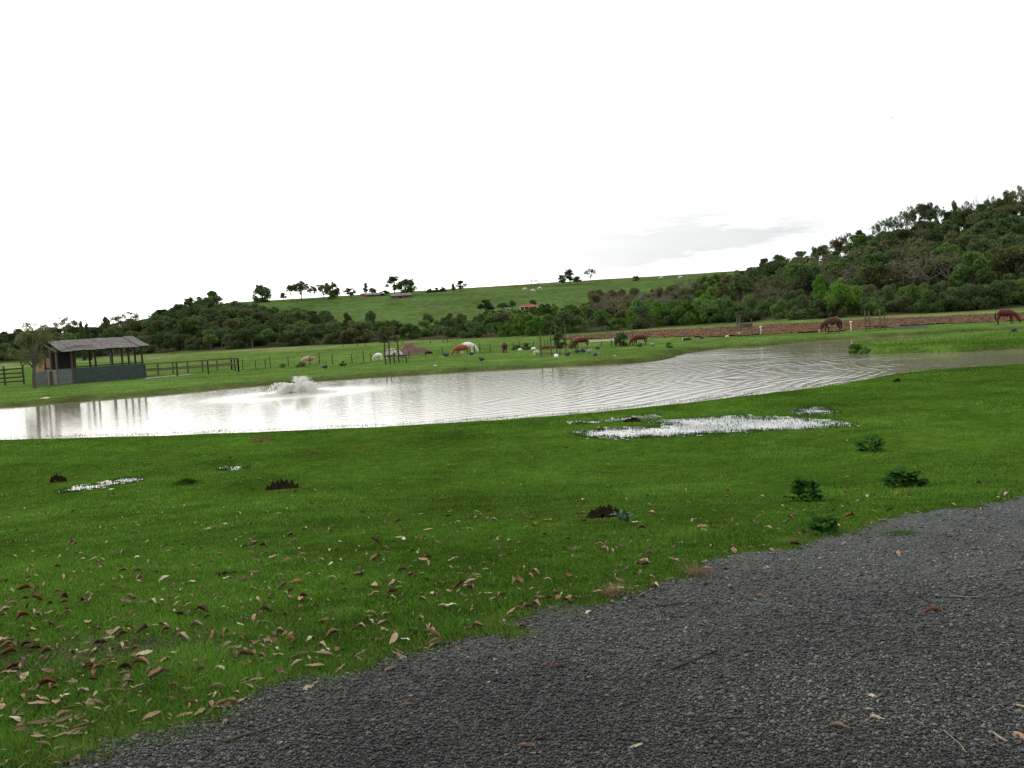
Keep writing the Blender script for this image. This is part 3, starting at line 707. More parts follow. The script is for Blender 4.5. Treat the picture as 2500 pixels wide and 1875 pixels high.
# each builder returns (crown mesh, trunk mesh) of a tree about 10 m tall
def tree_meshes(kind, seed):
    rnd = random.Random(seed); tb = MB(); th_ = 2.5; r0 = 0.22
    cs, rs = [], []
    if kind == 'broad':
        for k in range(15):
            a = rnd.uniform(0, 6.28); zz = rnd.uniform(3.4, 8.6); rr2 = 2.9 * math.sin(min(1, (9.9 - zz) / 5.0) * 1.57) * rnd.uniform(0.4, 1.0)
            cs.append((math.cos(a) * rr2, math.sin(a) * rr2, zz)); rs.append(rnd.uniform(0.9, 1.75))
        nl, sz, top = 4200, 0.24, 0.45
    elif kind == 'tall':
        for k in range(15):
            a = rnd.uniform(0, 6.28); zz = rnd.uniform(4.2, 9.0); rr2 = rnd.uniform(0.2, 1.8)
            cs.append((math.cos(a) * rr2, math.sin(a) * rr2, zz)); rs.append(rnd.uniform(0.65, 1.25))
        nl, sz, top = 3000, 0.22, 0.4; th_ = 4
    elif kind == 'umbrella':
        for k in range(46):
            a = rnd.uniform(0, 6.28); rr2 = 4.5 * math.sqrt(rnd.random()); zz = 9.3 - 0.11 * rr2 ** 2 + rnd.uniform(-1.5, 0.5)
            cs.append((math.cos(a) * rr2, math.sin(a) * rr2, zz)); rs.append(rnd.uniform(0.35, 0.95))
        nl, sz, top = 2300, 0.17, 0.5; th_ = 3.8
    elif kind == 'spread':
        for k in range(26):
            a = rnd.uniform(0, 6.28); rr2 = 5.0 * math.sqrt(rnd.random()); zz = 8.6 - 0.13 * rr2 ** 2 + rnd.uniform(-1.6, 0.9)
            cs.append((math.cos(a) * rr2, math.sin(a) * rr2, zz)); rs.append(rnd.uniform(0.7, 1.45))
        nl, sz, top = 3600, 0.24, 0.3; th_ = 2.6
    elif kind == 'round':
        for k in range(26):
            a = rnd.uniform(0, 6.28); v = rnd.uniform(-0.75, 1); rr2 = 3.7 * math.sqrt(max(0, 1 - v * v)) * rnd.uniform(0.6, 1)
            cs.append((math.cos(a) * rr2 * 1.15, math.sin(a) * rr2 * 1.15, 4.9 + 3.9 * v)); rs.append(rnd.uniform(1.1, 1.9))
        nl, sz, top = 5200, 0.26, 0.2; th_ = 1.8
    elif kind == 'shrub':
        for k in range(17):
            a = rnd.uniform(0, 6.28); rr2 = 4.2 * math.sqrt(rnd.random()); zz = rnd.uniform(1.0, 7.6) * (1 - 0.022 * rr2 ** 2)
            cs.append((math.cos(a) * rr2, math.sin(a) * rr2, zz)); rs.append(rnd.uniform(1.2, 2.2))
        nl, sz, top = 4000, 0.30, 0.5; th_ = 1.2; r0 = 0.15
    elif kind == 'clumps':      # open crown of separate foliage clumps with sky between
        for k in range(24):
            a = rnd.uniform(0, 6.28); zz = rnd.uniform(2.8, 9.6); rr2 = rnd.uniform(0.1, 2.9) * (1.15 - abs(zz - 6.2) * 0.16)
            cs.append((math.cos(a) * rr2, math.sin(a) * rr2, zz)); rs.append(rnd.uniform(0.55, 1.25))
        nl, sz, top = 3300, 0.22, 0.2; th_ = 2.6
    elif kind == 'column':
        for k in range(16):
            zz = 0.9 + k * 0.55; cs.append((rnd.uniform(-.35, .35), rnd.uniform(-.35, .35), zz)); rs.append(1.25 * (1 - (k / 20) ** 2) * rnd.uniform(0.85, 1.1))
        nl, sz, top = 3200, 0.22, 0.2; th_ = 1.0
    elif kind == 'feathery':
        for k in range(22):
            a = rnd.uniform(0, 6.28); zz = rnd.uniform(3.6, 9.4); rr2 = rnd.uniform(0.5, 3.0)
            cs.append((math.cos(a) * rr2, math.sin(a) * rr2, zz)); rs.append(rnd.uniform(0.6, 1.3))
        nl, sz, top = 3200, 0.17, 0.1; th_ = 3.2; r0 = 0.30
    if kind in ('bare', 'bare_tall'):
        h0 = 3.6 if kind == 'bare' else 5.6; rr0 = 0.17
        tb.tube([(0, 0, -0.4), (0.1, 0, h0 * 0.5), (0.0, 0.1, h0)], [rr0, rr0 * 0.8, rr0 * 0.65], 5, cap=False)
        cb = MB()
        for k in range(6):
            a = rnd.uniform(0, 6.28); v = Vector((math.cos(a) * 0.8, math.sin(a) * 0.8, rnd.uniform(0.45, 1.1))).normalized()
            twigs(cb, Vector((0, 0, h0 * rnd.uniform(0.7, 1.0))), v, 2.3, 0.085, 4, rnd)
        bm_v = np.array(cb.v); bm_f = np.array(cb.f)
        k = np.random.default_rng(seed).integers(0, len(bm_v), 260)       # a few last leaves
        V2, F2 = leaf_cloud(bm_v[k], np.full(260, 0.25), 420, 0.13, seed)
        V = np.vstack([bm_v, V2]); Fc = np.vstack([bm_f, F2 + len(bm_v)])
        mx_ = V[:, 2].max(); V = V * (10 / mx_)
        return mesh_np('crown', V, Fc), tb.mesh('trunk', True)
    if kind in ('broad', 'tall', 'spread', 'clumps', 'round'):      # finer clumps between the big ones
        for q in range(len(cs)):
            for k in range(2):
                cs.append(tuple(c_ + rnd.uniform(-1.25, 1.25) for c_ in cs[q])); rs.append(rs[q] * rnd.uniform(.3, .55))
    V, Fc = leaf_cloud(cs, rs, int(nl * 1.5), sz * (0.85 if kind in ('umbrella', 'feathery') else 1.0), seed, top, 0.9, 0.2)
    V[:, 2] *= 10.0 / V[:, 2].max()
    if kind == 'shrub': V[:, 2] = np.maximum(V[:, 2], -0.3)
    bend = rnd.uniform(-0.25, 0.25)
    tb.tube([(0, 0, -0.6), (bend, 0, th_ * 0.5), (0, bend, th_), (0, 0, min(8.0, th_ + 2.4))], [r0 * 1.4, r0, r0 * 0.8, r0 * 0.4], 6, cap=False)
    order = sorted(range(len(cs)), key=lambda q: -rs[q])[:10]
    limbs(tb, (0, bend * 0.9, th_ * 0.95), [cs[q] for q in order], r0 * 0.55, rnd)
    return mesh_np('crown', V, Fc), tb.mesh('trunk', True)

KINDS = {}
def meshes_for(kind, leaf, nvar=3):
    out_ = []
    for v in range(nvar):
        key = (kind, v)
        if key not in KINDS: KINDS[key] = tree_meshes(kind, hash_seed(kind, v))
        c, t = KINDS[key]
        k2 = (kind, v, leaf)
        if k2 not in KINDS:
            c2 = c.copy(); c2.materials.clear(); c2.materials.append(M[leaf])
            t2 = t.copy(); t2.materials.clear(); t2.materials.append(M['bark_grey'] if kind in ('umbrella', 'bare', 'bare_tall', 'tall') else M['bark'])
            KINDS[k2] = (c2, t2)
        out_.append(KINDS[k2])
    return out_
def hash_seed(k, v): return sum(ord(ch) * (i + 3) for i, ch in enumerate(k)) * 7 + v * 131
PROTO = {}
MASS = []
def zone_word(px_, py_):
    up = 803 - (px_ - 1250) * 0.063 - py_
    return 'high up' if up > 105 else 'halfway up' if up > 45 else 'low down' if up > 8 else 'at the foot'
LAND_R = [(1900, 'left of the roan horse'), (2050, 'above the roan horse'), (2190, 'above the right stake pen'), (2340, 'right of the stake pen'), (2430, 'left of the rightmost horse'), (9999, 'above the rightmost horse')]
LAND_M = [(1120, 'right of the red soil heap'), (1210, 'left of the red-roofed house'), (1330, 'below the red-roofed house'), (1420, 'above the board pen'), (1520, 'left of the brown bushes'), (1640, 'above the long stakes'), (9999, 'near the wooded hill')]
LAND_L = [(60, 'at the left picture edge'), (130, 'left of the shed'), (230, 'behind the shed'), (330, 'behind the shed roof end'), (450, 'behind the corral'), (600, 'right of the corral'), (720, 'above the fountain'), (850, 'behind the tan cow'), (9999, 'left of the soil heap')]
def finish_labels(lst, land):
    from collections import defaultdict
    bk = defaultdict(list)
    for t, lab, px_, py_ in lst:
        bk[(lab, zone_word(px_, py_), next(w for lim, w in land if px_ < lim))].append((px_, t))
    for (lab, zw, lw), q in bk.items():
        q.sort(key=lambda a: a[0]); n_ = len(q)
        names = {1: [''], 2: ['left ', 'right '], 3: ['left ', 'middle ', 'right ']}.get(n_)
        if n_ > 3: names = ['leftmost '] + [w + '-left ' for w in ('second', 'third', 'fourth', 'fifth', 'sixth', 'seventh', 'eighth', 'ninth', 'tenth', 'eleventh', 'twelfth')[:n_ - 2]] + ['rightmost ']
        for i, (_, t) in enumerate(q):
            pre = names[i] if i < len(names) else ''
            t['label'] = '%s%s, %s, %s' % (pre, lab, zw, lw)
trnd = random.Random(21)
def plant(name, cat, kind, leaf, loc, h, label, group=None, wide=1.0, var=None, rz=None):
    """a tree: empty at the foot > crown, trunk; later ones copy the first of their mesh"""
    v = trnd.randrange(3) if var is None else var
    key = (kind, leaf, v, name)
    s = h / 10.0
    if key not in PROTO:
        cm_, tm_ = meshes_for(kind, leaf)[v]
        t = thing(name, label, cat, group=group)
        link('crown', cm_, None, t); link('trunk', tm_, None, t)
        PROTO[key] = t
    else:
        t = copy_tree(PROTO[key])
        for k_ in ('group',):
            if k_ in t: del t[k_]
        tag(t, label, cat, group)
    t.location = loc; t.rotation_euler = (0, 0, trnd.uniform(0, 6.28) if rz is None else rz)
    t.scale = (s * wide, s * wide, s)
    return t

def sample_poly(poly, n, seed):
    r = np.random.default_rng(seed); p = np.array(poly, float); o = []
    while len(o) < n:
        a = np.stack([r.uniform(p[:, 0].min(), p[:, 0].max(), n * 4), r.uniform(p[:, 1].min(), p[:, 1].max(), n * 4)], 1)
        ins = poly_sd(a[:, 0], a[:, 1], p) < 0
        for q in a[ins]:
            if all((q[0] - b[0]) ** 2 / 1.0 + (q[1] - b[1]) ** 2 * 5 > DMIN ** 2 for b in o): o.append(q)
            if len(o) >= n: break
        globals()['DMIN'] = DMIN * 0.97
    return np.array(o)
def wood(poly, n, seed, chooser, dmin=34):
    globals()['DMIN'] = dmin
    q = sample_poly(poly, n, seed); x, y, z, ok = hit(q[:, 0], q[:, 1])
    for k in range(len(q)):
        if ok[k] and y[k] > 125 and y[k] < 480: chooser(q[k, 0], q[k, 1], Vector((float(x[k]), float(y[k]), float(z[k]) - 0.1)))

def pick(pairs):
    t = trnd.random() * sum(p[-1] for p in pairs)
    for p in pairs:
        t -= p[-1]
        if t <= 0: return p
    return pairs[-1]

G_R, G_M, G_L = 'trees of the wooded hill on the right', 'bushes and small trees below the pasture', 'trees of the wood on the left'
def choose_right(px_, py_, P):
    top = (py_ < 803 - (px_ - 1250) * 0.063 - 40)
    low = py_ > 803 - (px_ - 1250) * 0.063 - 5
    if low:
        k = pick([('shrub_tree', 'shrub', 'leaf_mid', 'mid green low tree, right wood', 4), ('shrub_tree', 'shrub', 'leaf_dark', 'dark green low tree, right wood', 4),
                  ('shrub_tree', 'shrub', 'leaf_olive', 'olive green low tree, right wood', 2), ('shrub_tree', 'shrub', 'leaf_bright', 'bright green low tree, right wood', 0.9)])
        h = trnd.uniform(3.2, 5.2)
    else:
        k = pick([('broad_tree', 'broad', 'leaf_dark', 'dark broad tree on the right hill', 6), ('broad_tree', 'broad', 'leaf_olive', 'olive broad tree on the right hill', 2.6),
                  ('slender_tree', 'tall', 'leaf_dark', 'dark slender tree on the right hill', 3), ('umbrella_tree', 'umbrella', 'leaf_olive', 'flat-topped tree on the right hill', 2.2),
                  ('bare_tree', 'bare', 'twig', 'leafless grey tree on the right hill', 0.9), ('broad_tree', 'broad', 'leaf_mid', 'green broad tree on the right hill', 1.6),
                  ('slender_tree', 'tall', 'leaf_brown', 'brown-tinged slender tree on the right hill', 1.6)])
        h = trnd.uniform(5.8, 9.0)
    MASS.append((plant(k[0], 'tree', k[1], k[2], P, h, k[3], G_R, trnd.uniform(0.95, 1.35)), k[3], px_, py_))
def choose_mid(px_, py_, P):
    brown = 1440 < px_ < 1690 and 700 < py_ < 782
    if brown: k = pick([('bare_bush', 'bare', 'twig', 'grey leafless bush', 5), ('shrub_tree', 'shrub', 'leaf_brown', 'brownish bush', 5), ('shrub_tree', 'shrub', 'leaf_olive', 'olive bush', 1.5)]); h = trnd.uniform(4.0, 6.5)
    else:
        k = pick([('shrub_tree', 'shrub', 'leaf_mid', 'mid green bush', 5), ('shrub_tree', 'shrub', 'leaf_bright', 'bright green bush', 2.2),
                  ('shrub_tree', 'shrub', 'leaf_dark', 'dark green bush', 4), ('shrub_tree', 'shrub', 'leaf_olive', 'olive green bush', 2), ('broad_tree', 'broad', 'leaf_mid', 'green broad tree', 2),
                  ('bare_bush', 'bare', 'twig', 'leafless grey bush', 0.9)])
        h = trnd.uniform(2.6, 5.0) * (1.15 if px_ > 1550 else 0.95)
    MASS.append((plant(k[0], 'tree' if k[0] == 'broad_tree' else 'bush', k[1], k[2], P, h, k[3], G_M, trnd.uniform(1.0, 1.35)), k[3], px_, py_))
def choose_left(px_, py_, P):
    k = pick([('broad_tree', 'broad', 'leaf_dark', 'dark broad tree in left wood', 5), ('shrub_tree', 'shrub', 'leaf_dark', 'dark green bushy tree in left wood', 6),
              ('shrub_tree', 'shrub', 'leaf_olive', 'olive brown bushy tree in left wood', 3), ('slender_tree', 'tall', 'leaf_dark', 'dark slender tree in left wood', 2.5), ('broad_tree', 'broad', 'leaf_mid', 'green broad tree in left wood', 4)])
    low = py_ > 803 - (px_ - 1250) * 0.063 - 8
    MASS.append((plant(k[0], 'tree', k[1], k[2], P, trnd.uniform(3.0, 5.2) if low else trnd.uniform(4.8, 7.4), k[3], G_L, trnd.uniform(1.1, 1.5)), k[3], px_, py_))
wr = [(1740, 790), (2200, 767), (2500, 749), (2620, 742), (2620, 545), (2500, 550), (2400, 566), (2260, 592), (2130, 624), (2008, 649), (1860, 682)]
wm = [(1000, 830), (1300, 820), (1600, 801), (1750, 788), (1800, 700), (1780, 690), (1700, 712), (1650, 732), (1560, 740), (1480, 752), (1420, 770), (1200, 785), (1060, 808)]
wl = [(-40, 883), (300, 867), (600, 851), (800, 842), (1000, 831), (1000, 822), (900, 824), (800, 815), (700, 803), (640, 790), (590, 772), (520, 756), (470, 760), (400, 782),
      (340, 815), (200, 830), (-40, 846)]
wood(wr, 235, 5, choose_right, 36); finish_labels(MASS, LAND_R); MASS.clear(); wood(wm, 150, 6, choose_mid, 34); finish_labels(MASS, LAND_M); MASS.clear(); wood(wl, 230, 8, choose_left, 30); finish_labels(MASS, LAND_L)

def skyline(px_, ybase, ytop, kind, leaf, label, name='hilltop_tree', cat='tree', wpx=None, group=None, var=None, sink=0.1):
    """tree whose foot stands on the ground seen at (px, ybase) and whose tip reaches ytop"""
    P = at(px_, ybase); m_ = mpp(P); h = max(1.0, (ybase - ytop) * m_ + sink)
    nat = {'round': 9.6, 'spread': 11.5, 'broad': 8.2, 'umbrella': 9.8, 'bare': 9.0, 'bare_tall': 8.0, 'clumps': 7.0, 'shrub': 11.0, 'tall': 5.2, 'column': 2.9, 'feathery': 7.4}[kind]
    wide = 1.0 if wpx is None else (wpx * 1.12 * m_) / (nat * h / 10)
    P.z -= sink
    return plant(name, cat, kind, leaf, P, h, label, group, wide, var)

GH = 'trees standing on the crest of the pasture hill'
skyline(518, 748, 708, 'broad', 'leaf_dark', 'small tree rising above the left wood, first tree left of the open crest', wpx=36, group=GH)
skyline(640, 738, 694, 'round', 'leaf_dark', 'dense round dark tree alone at the left end of the crest', wpx=46, group=GH, sink=2.6)
skyline(692, 735, 713, 'broad', 'leaf_dark', 'small dark bush-like tree just left of the wide spreading tree', wpx=18, group=GH)
skyline(736, 734, 682, 'spread', 'leaf_olive', 'wide spreading dark tree with sky showing through, second big tree on the crest', wpx=66, group=GH)
skyline(712, 734, 700, 'umbrella', 'leaf_olive', 'thin leaning tree tucked under the left side of the wide spreading tree', wpx=30, group=GH)
skyline(790, 730, 689, 'spread', 'leaf_brown', 'brownish spreading tree left of the green round one it touches', wpx=46, group=GH)
skyline(812, 730, 686, 'round', 'leaf_mid', 'green round-crowned tree at the right end of the left tree row', wpx=36, group=GH, sink=1.0)
skyline(857, 726, 702, 'clumps', 'leaf_dark', 'low tree with thin drooping edges left of the hilltop farm', wpx=32, group=GH)
skyline(893, 721, 689, 'clumps', 'leaf_dark', 'slim wispy tree above the pink wall of the hilltop farm', wpx=16, group=GH)
skyline(910, 721, 702, 'broad', 'leaf_dark', 'small dark tree between the two hilltop farm buildings', wpx=20, group=GH)
skyline(964, 719, 673, 'clumps', 'leaf_dark', 'tall dark clumpy tree behind the grey-roofed hilltop barn', wpx=42, group=GH)
skyline(994, 722, 680, 'round', 'leaf_mid', 'green leafy tree right behind the grey-roofed hilltop barn', wpx=44, group=GH)
skyline(940, 721, 708, 'shrub', 'leaf_dark', 'dark low hedge bush left of the grey-roofed hilltop barn', wpx=28, group=GH, name='hilltop_bush', cat='bush')
for q, (a, b, c, w_, t_) in enumerate([(1050, 714, 704, 22, 'leftmost'), (1066, 713, 702, 20, 'second from the left'), (1082, 712, 700, 20, 'third from the left')]):
    skyline(a, b, c, 'shrub', 'leaf_dark', 'low dark bush on the crest right of the farm, %s of three' % t_, wpx=w_, group='low bushes on the crest', name='hilltop_bush', cat='bush')
skyline(1125, 711, 684, 'clumps', 'leaf_dark', 'ragged tree with two tops alone in the middle of the crest', wpx=26, group=GH)
skyline(1108, 712, 692, 'clumps', 'leaf_dark', 'thin small tree left beside the ragged two-topped tree', wpx=14, group=GH)
skyline(1298, 699, 681, 'bare', 'twig', 'wide bare tree on the crest above the red-roofed house', wpx=26, group=GH)
skyline(1316, 698, 680, 'bare', 'twig', 'bare tree on the crest, right of the pair above the red-roofed house', wpx=24, group=GH)
skyline(1354, 696, 684, 'bare', 'twig', 'tiny bare tree left of the dark trio on the crest', wpx=20, group=GH)
skyline(1374, 696, 670, 'clumps', 'leaf_dark', 'left tree of the dark trio on the crest, small and open', wpx=24, group=GH)
skyline(1392, 695, 656, 'clumps', 'leaf_dark', 'tallest dark tree of the trio on the crest', wpx=28, group=GH)
skyline(1410, 694, 674, 'broad', 'leaf_dark', 'low broad tree at the right of the dark trio on the crest', wpx=22, group=GH)
skyline(1443, 692, 655, 'umbrella', 'leaf_dark', 'lone flat-topped tree on a bare pale trunk at the crest', wpx=29, group=GH)
skyline(1553, 686, 673, 'shrub', 'leaf_olive', 'tiny rounded bush poking over the right part of the crest', wpx=17, group=GH, name='hilltop_bush', cat='bush')
# the trees that show singly where the pasture meets the right hill
GC = 'trees along the skyline of the right hill'
skyline(1806, 700, 658, 'broad', 'leaf_bright', 'bright green round tree on the skyline where pasture meets wood', wpx=38, group=GC, name='skyline_tree')
skyline(1848, 698, 659, 'clumps', 'leaf_dark', 'dark drooping tree right of the bright green skyline tree', wpx=26, group=GC, name='skyline_tree')
skyline(1877, 690, 656, 'bare', 'twig', 'low bare grey tree left of the tall bare one on the skyline', wpx=26, group=GC, name='skyline_tree')
skyline(1906, 684, 638, 'bare_tall', 'twig', 'tall bare grey tree low on the skyline of the right hill', wpx=44, group=GC, name='skyline_tree')
skyline(1938, 676, 641, 'clumps', 'leaf_dark', 'dark ragged tree right beside the tall bare skyline tree', wpx=24, group=GC, name='skyline_tree')
crest = [(1962, 668, 622, 30), (1992, 662, 600, 22), (2022, 652, 580, 34), (2052, 645, 574, 40), (2078, 640, 567, 46), (2104, 634, 560, 40), (2132, 628, 549, 50), (2160, 620, 533, 48), (2186, 614, 527, 46),
         (2212, 606, 512, 50), (2236, 600, 498, 56), (2262, 594, 491, 58), (2290, 590, 500, 48), (2316, 586, 515, 44), (2334, 584, 487, 26), (2358, 580, 490, 34), (2382, 576, 470, 24), (2400, 572, 497, 40),
         (2420, 568, 476, 38), (2446, 564, 480, 44), (2470, 560, 462, 46), (2494, 556, 452, 52), (2530, 550, 448, 56)]
kk = ['bare_tall', 'clumps', 'bare_tall', 'umbrella', 'umbrella', 'broad', 'bare_tall', 'umbrella', 'umbrella', 'umbrella', 'umbrella', 'spread', 'umbrella', 'broad', 'clumps', 'umbrella', 'bare_tall', 'broad', 'umbrella', 'umbrella', 'clumps', 'umbrella', 'umbrella']
adj = {'bare_tall': 'leafless grey', 'clumps': 'ragged dark', 'umbrella': 'sparse flat-topped', 'broad': 'dark leafy', 'spread': 'wide spreading'}
for q, ((a, b, c, w_), k_) in enumerate(zip(crest, kk)):
    wh = ('lowest part', 'lower part', 'middle part', 'upper part', 'highest part')[min(4, q // 5)]
    skyline(a, b, c, k_, {'bare_tall': 'twig', 'umbrella': 'leaf_olive' if q % 2 else 'leaf_dark', 'broad': 'leaf_dark', 'clumps': 'leaf_dark', 'spread': 'leaf_dark'}[k_],
            '%s tree on the right skyline, %s from the left of its row' % (adj[k_], (['first', 'second', 'third', 'fourth', 'fifth', 'sixth', 'seventh', 'eighth', 'ninth', 'tenth', 'eleventh', 'twelfth', 'thirteenth', 'fourteenth', 'fifteenth', 'sixteenth', 'seventeenth', 'eighteenth', 'nineteenth', 'twentieth', 'twenty-first', 'twenty-second', 'twenty-third'])[q]), wpx=w_, group=GC, name='skyline_tree')
# single trees that stand out in the belts
GS = 'single trees rising from the wooded belts'
skyline(2105 - 45, 772, 676, 'round', 'leaf_bright', 'large bright green tree low on the right hill, right of the horse pens', wpx=78, group=GS, name='bright_tree')
skyline(2005, 765, 668, 'broad', 'leaf_bright', 'bright green tree touching the left side of the largest bright one', wpx=46, group=GS, name='bright_tree')
skyline(1955, 750, 722, 'shrub', 'leaf_bright', 'small vivid green bush in the wood above the ploughed strip', wpx=40, group=GS, name='bright_bush', cat='bush')
skyline(2143, 720, 706, 'shrub', 'leaf_bright', 'small yellow-green tuft of foliage glowing in the middle of the right wood', wpx=30, group=GS, name='bright_bush', cat='bush')
skyline(2395, 650, 596, 'broad', 'leaf_mid', 'green full-crowned tree high on the right hill', wpx=44, group=GS, name='tall_tree')
skyline(2230, 700, 590, 'bare_tall', 'twig', 'tall pale bare tree in the middle of the right hill', wpx=90, group=GS, name='bare_tree')
skyline(2070, 672, 606, 'bare_tall', 'twig', 'pale bare tree left of the middle of the right hill', wpx=56, group=GS, name='bare_tree')
skyline(2310, 668, 605, 'bare_tall', 'twig', 'pale bare tree upper right on the wooded hill', wpx=48, group=GS, name='bare_tree')
skyline(770, 824, 757, 'broad', 'leaf_dark', 'dark tree rising above the belt, leftmost of the four below the pasture', wpx=32, group=GS, name='belt_tree')
skyline(805, 822, 762, 'broad', 'leaf_dark', 'dark round tree above the belt, second of the four below the pasture', wpx=40, group=GS, name='belt_tree')
skyline(852, 822, 761, 'broad', 'leaf_dark', 'narrow dark tree above the belt, third of the four below the pasture', wpx=26, group=GS, name='belt_tree')
skyline(910, 824, 756, 'broad', 'leaf_dark', 'tall dark tree above the belt, rightmost of the four below the pasture', wpx=38, group=GS, name='belt_tree')
skyline(1047, 806, 764, 'broad', 'leaf_dark', 'lone dark tree standing over the bare bush below the pasture', wpx=34, group=GS, name='belt_tree')
skyline(1030, 817, 788, 'bare', 'twig', 'pale leafless bush at the foot of the lone dark tree', wpx=44, group=GS, name='bare_bush', cat='bush')
skyline(948, 836, 793, 'shrub', 'leaf_olive', 'pale olive rounded tree in front of the belt above the tall stakes', wpx=56, group=GS, name='belt_tree')
skyline(1700, 700, 678, 'umbrella', 'leaf_dark', 'small dark flat-topped tree in the bushes below the right crest', wpx=26, group=GS, name='belt_tree') if False else None
skyline(1175, 803, 764, 'shrub', 'leaf_mid', 'green bush below the red-roofed house on its left', wpx=56, group=GS, name='slope_bush', cat='bush')
skyline(1188, 766, 731, 'broad', 'leaf_dark', 'dark tree left of the red-roofed house, the largest there', wpx=42, group=GS, name='garden_tree')
skyline(1228, 760, 738, 'broad', 'leaf_dark', 'small dark tree between the white car and the largest garden tree', wpx=28, group=GS, name='garden_tree')
skyline(1252, 758, 732, 'broad', 'leaf_mid', 'green tree directly left of the red-roofed house', wpx=20, group=GS, name='garden_tree')
skyline(1300, 750, 731, 'broad', 'leaf_dark', 'dark tree top showing behind the red-roofed house', wpx=20, group=GS, name='garden_tree')
for q, a in enumerate((1323, 1338, 1353)):
    skyline(a, 757, 741, 'shrub', 'leaf_dark', 'dark hedge bush right of the red-roofed house, %s of three' % ('first', 'second', 'third')[q], wpx=22, group='hedge right of the red-roofed house', name='hedge_bush', cat='bush')
plant('spreading_tree', 'tree', 'spread', 'leaf_mid', Vector((-5.6, -1.6, 0)), 10.5, 'broad spreading tree behind the viewer that sheds the leaves on the lawn')
plant('spreading_tree', 'tree', 'spread', 'leaf_mid', Vector((.8, -5.2, 0)), 11.0, 'second spreading tree farther behind the viewer beside the gravel road')
# near the shed
skyline(85, 948, 785, 'feathery', 'leaf_olive', 'thin feathery tree with a thick dark foot left of the shed', wpx=96, name='feathery_tree', var=0)
skyline(118, 905, 818, 'clumps', 'leaf_brown', 'straggly brownish tree behind the left end of the shed', wpx=90, name='straggly_tree')
skyline(206, 880, 781, 'column', 'leaf_dark', 'dark narrow columnar tree behind the shed, left of its twin', wpx=16, name='columnar_tree')
skyline(220, 880, 786, 'column', 'leaf_dark', 'dark narrow columnar tree behind the shed, right of its twin', wpx=15, name='columnar_tree')
skyline(84, 868, 762, 'bare_tall', 'leaf_brown', 'thin wispy tree with a few leaves against the sky at far left', wpx=40, name='wispy_tree')
skyline(168, 850, 772, 'umbrella', 'leaf_brown', 'sparse brown-tipped tree on the skyline left of the columnar trees', wpx=60, name='wispy_tree')
skyline(262, 836, 770, 'clumps', 'leaf_brown', 'small sparse tree on the skyline just right of the columnar trees', wpx=28, name='wispy_tree')
skyline(312, 826, 760, 'umbrella', 'leaf_olive', 'sparse see-through tree on the skyline above the shed roof', wpx=68, name='wispy_tree')

# ------------------------------------------------------------------ shed, corral and fences
M['roof'] = mat('weathered_roof_sheet', (0.120, 0.104, 0.092), 0.95, 0.6, 2.5, 0.01)
M['wall_green'] = mat('grey_green_planks', (0.050, 0.068, 0.062), 0.9, 0.3, 3, 0.01)
M['wall_pale'] = mat('pale_grey_green_planks', (0.135, 0.155, 0.140), 0.9, 0.3, 3, 0.01)
M['brick'] = mat('brick_red', (0.36, 0.20, 0.14), 0.9, 0.25, 4, 0.01)
M['inside'] = mat('dark_boarding', (0.035, 0.028, 0.024), 0.9, 0.3, 3)
M['post_red'] = mat('reddish_post', (0.10, 0.052, 0.04), 0.85, 0.3, 4)
shed_o = Vector((-47.7, 93.5, 0)); e1 = Vector((0.745, 0.667, 0)); e2 = Vector((-0.667, 0.745, 0))
SL = 8.95; ang0 = math.atan2(e1.y, e1.x); gz0 = gz(-45, 97)
shed = thing('shed', 'open timber shed with a grey corrugated roof and dark green plank wall by the pond', 'shed', (shed_o.x, shed_o.y, gz0), ang0)
# local axes: x along the front (to the right), y to the back
for x0, x1, mm_, nb in ((0, 1.55, 'wall_pale', 5), (1.55, SL, 'wall_green', 6)):
    for k in range(nb):
        h_ = 1.62 / nb
        b = MB(); b.box(x0 + 0.01, x1 - 0.01, -0.03 + rr.uniform(-.008, .008), 0.03, k * h_ + 0.003, (k + 1) * h_ - 0.003); b.build('wall_board', M[mm_], shed)
for k in range(5):
    b = MB(); b.box(-0.03, 0.03, 0.3, 4.3, k * 0.32 + 0.01, (k + 1) * 0.32 - 0.012); b.build('side_board', M['wall_pale'], shed)
for x0, y0, hh, mm_ in ((0.0, 0.05, 3.45, 'wood'), (1.5, 0.0, 3.35, 'post_red'), (1.85, 0.15, 3.3, 'wood_dark'), (3.9, 0.1, 3.4, 'wood_dark'), (5.5, 0.1, 3.45, 'wood'), (6.7, 0.1, 3.5, 'wood_dark'), (7.4, 0.1, 3.5, 'wood_dark'), (8.85, 0.1, 3.6, 'wood_dark'),
                       (0.0, 4.4, 4.5, 'wood_dark'), (2.2, 4.4, 4.5, 'wood_dark'), (4.6, 4.4, 4.5, 'wood_dark'), (7.0, 4.4, 4.5, 'wood_dark'), (8.85, 4.4, 4.5, 'wood_dark'), (0.0, 2.2, 3.9, 'wood'), (8.85, 2.3, 3.9, 'wood_dark')):
    b = MB(); b.box(x0 - 0.085, x0 + 0.085, y0 - 0.085, y0 + 0.085, -0.25, hh); b.build('post', M[mm_], shed)
for a, c in (((-0.5, 0.1, 3.42), (9.5, 0.1, 3.56)), ((-0.5, 4.4, 4.42), (9.5, 4.4, 4.56)), ((0, -0.3, 3.38), (0, 4.6, 4.40)), ((8.85, -0.3, 3.45), (8.85, 4.6, 4.48)), ((1.5, 0.1, 1.75), (8.85, 0.1, 1.72))):
    b = MB(); b.bar(a, c, 0.09, 0.12); b.build('beam', M['wood_dark'], shed)
for k in range(3):
    b = MB(); b.bar((0.1, 4.45, 0.5 + k * 0.6), (9.1, 4.45, 0.5 + k * 0.6), 0.04, 0.14); b.build('rear_rail', M['wood'], shed)
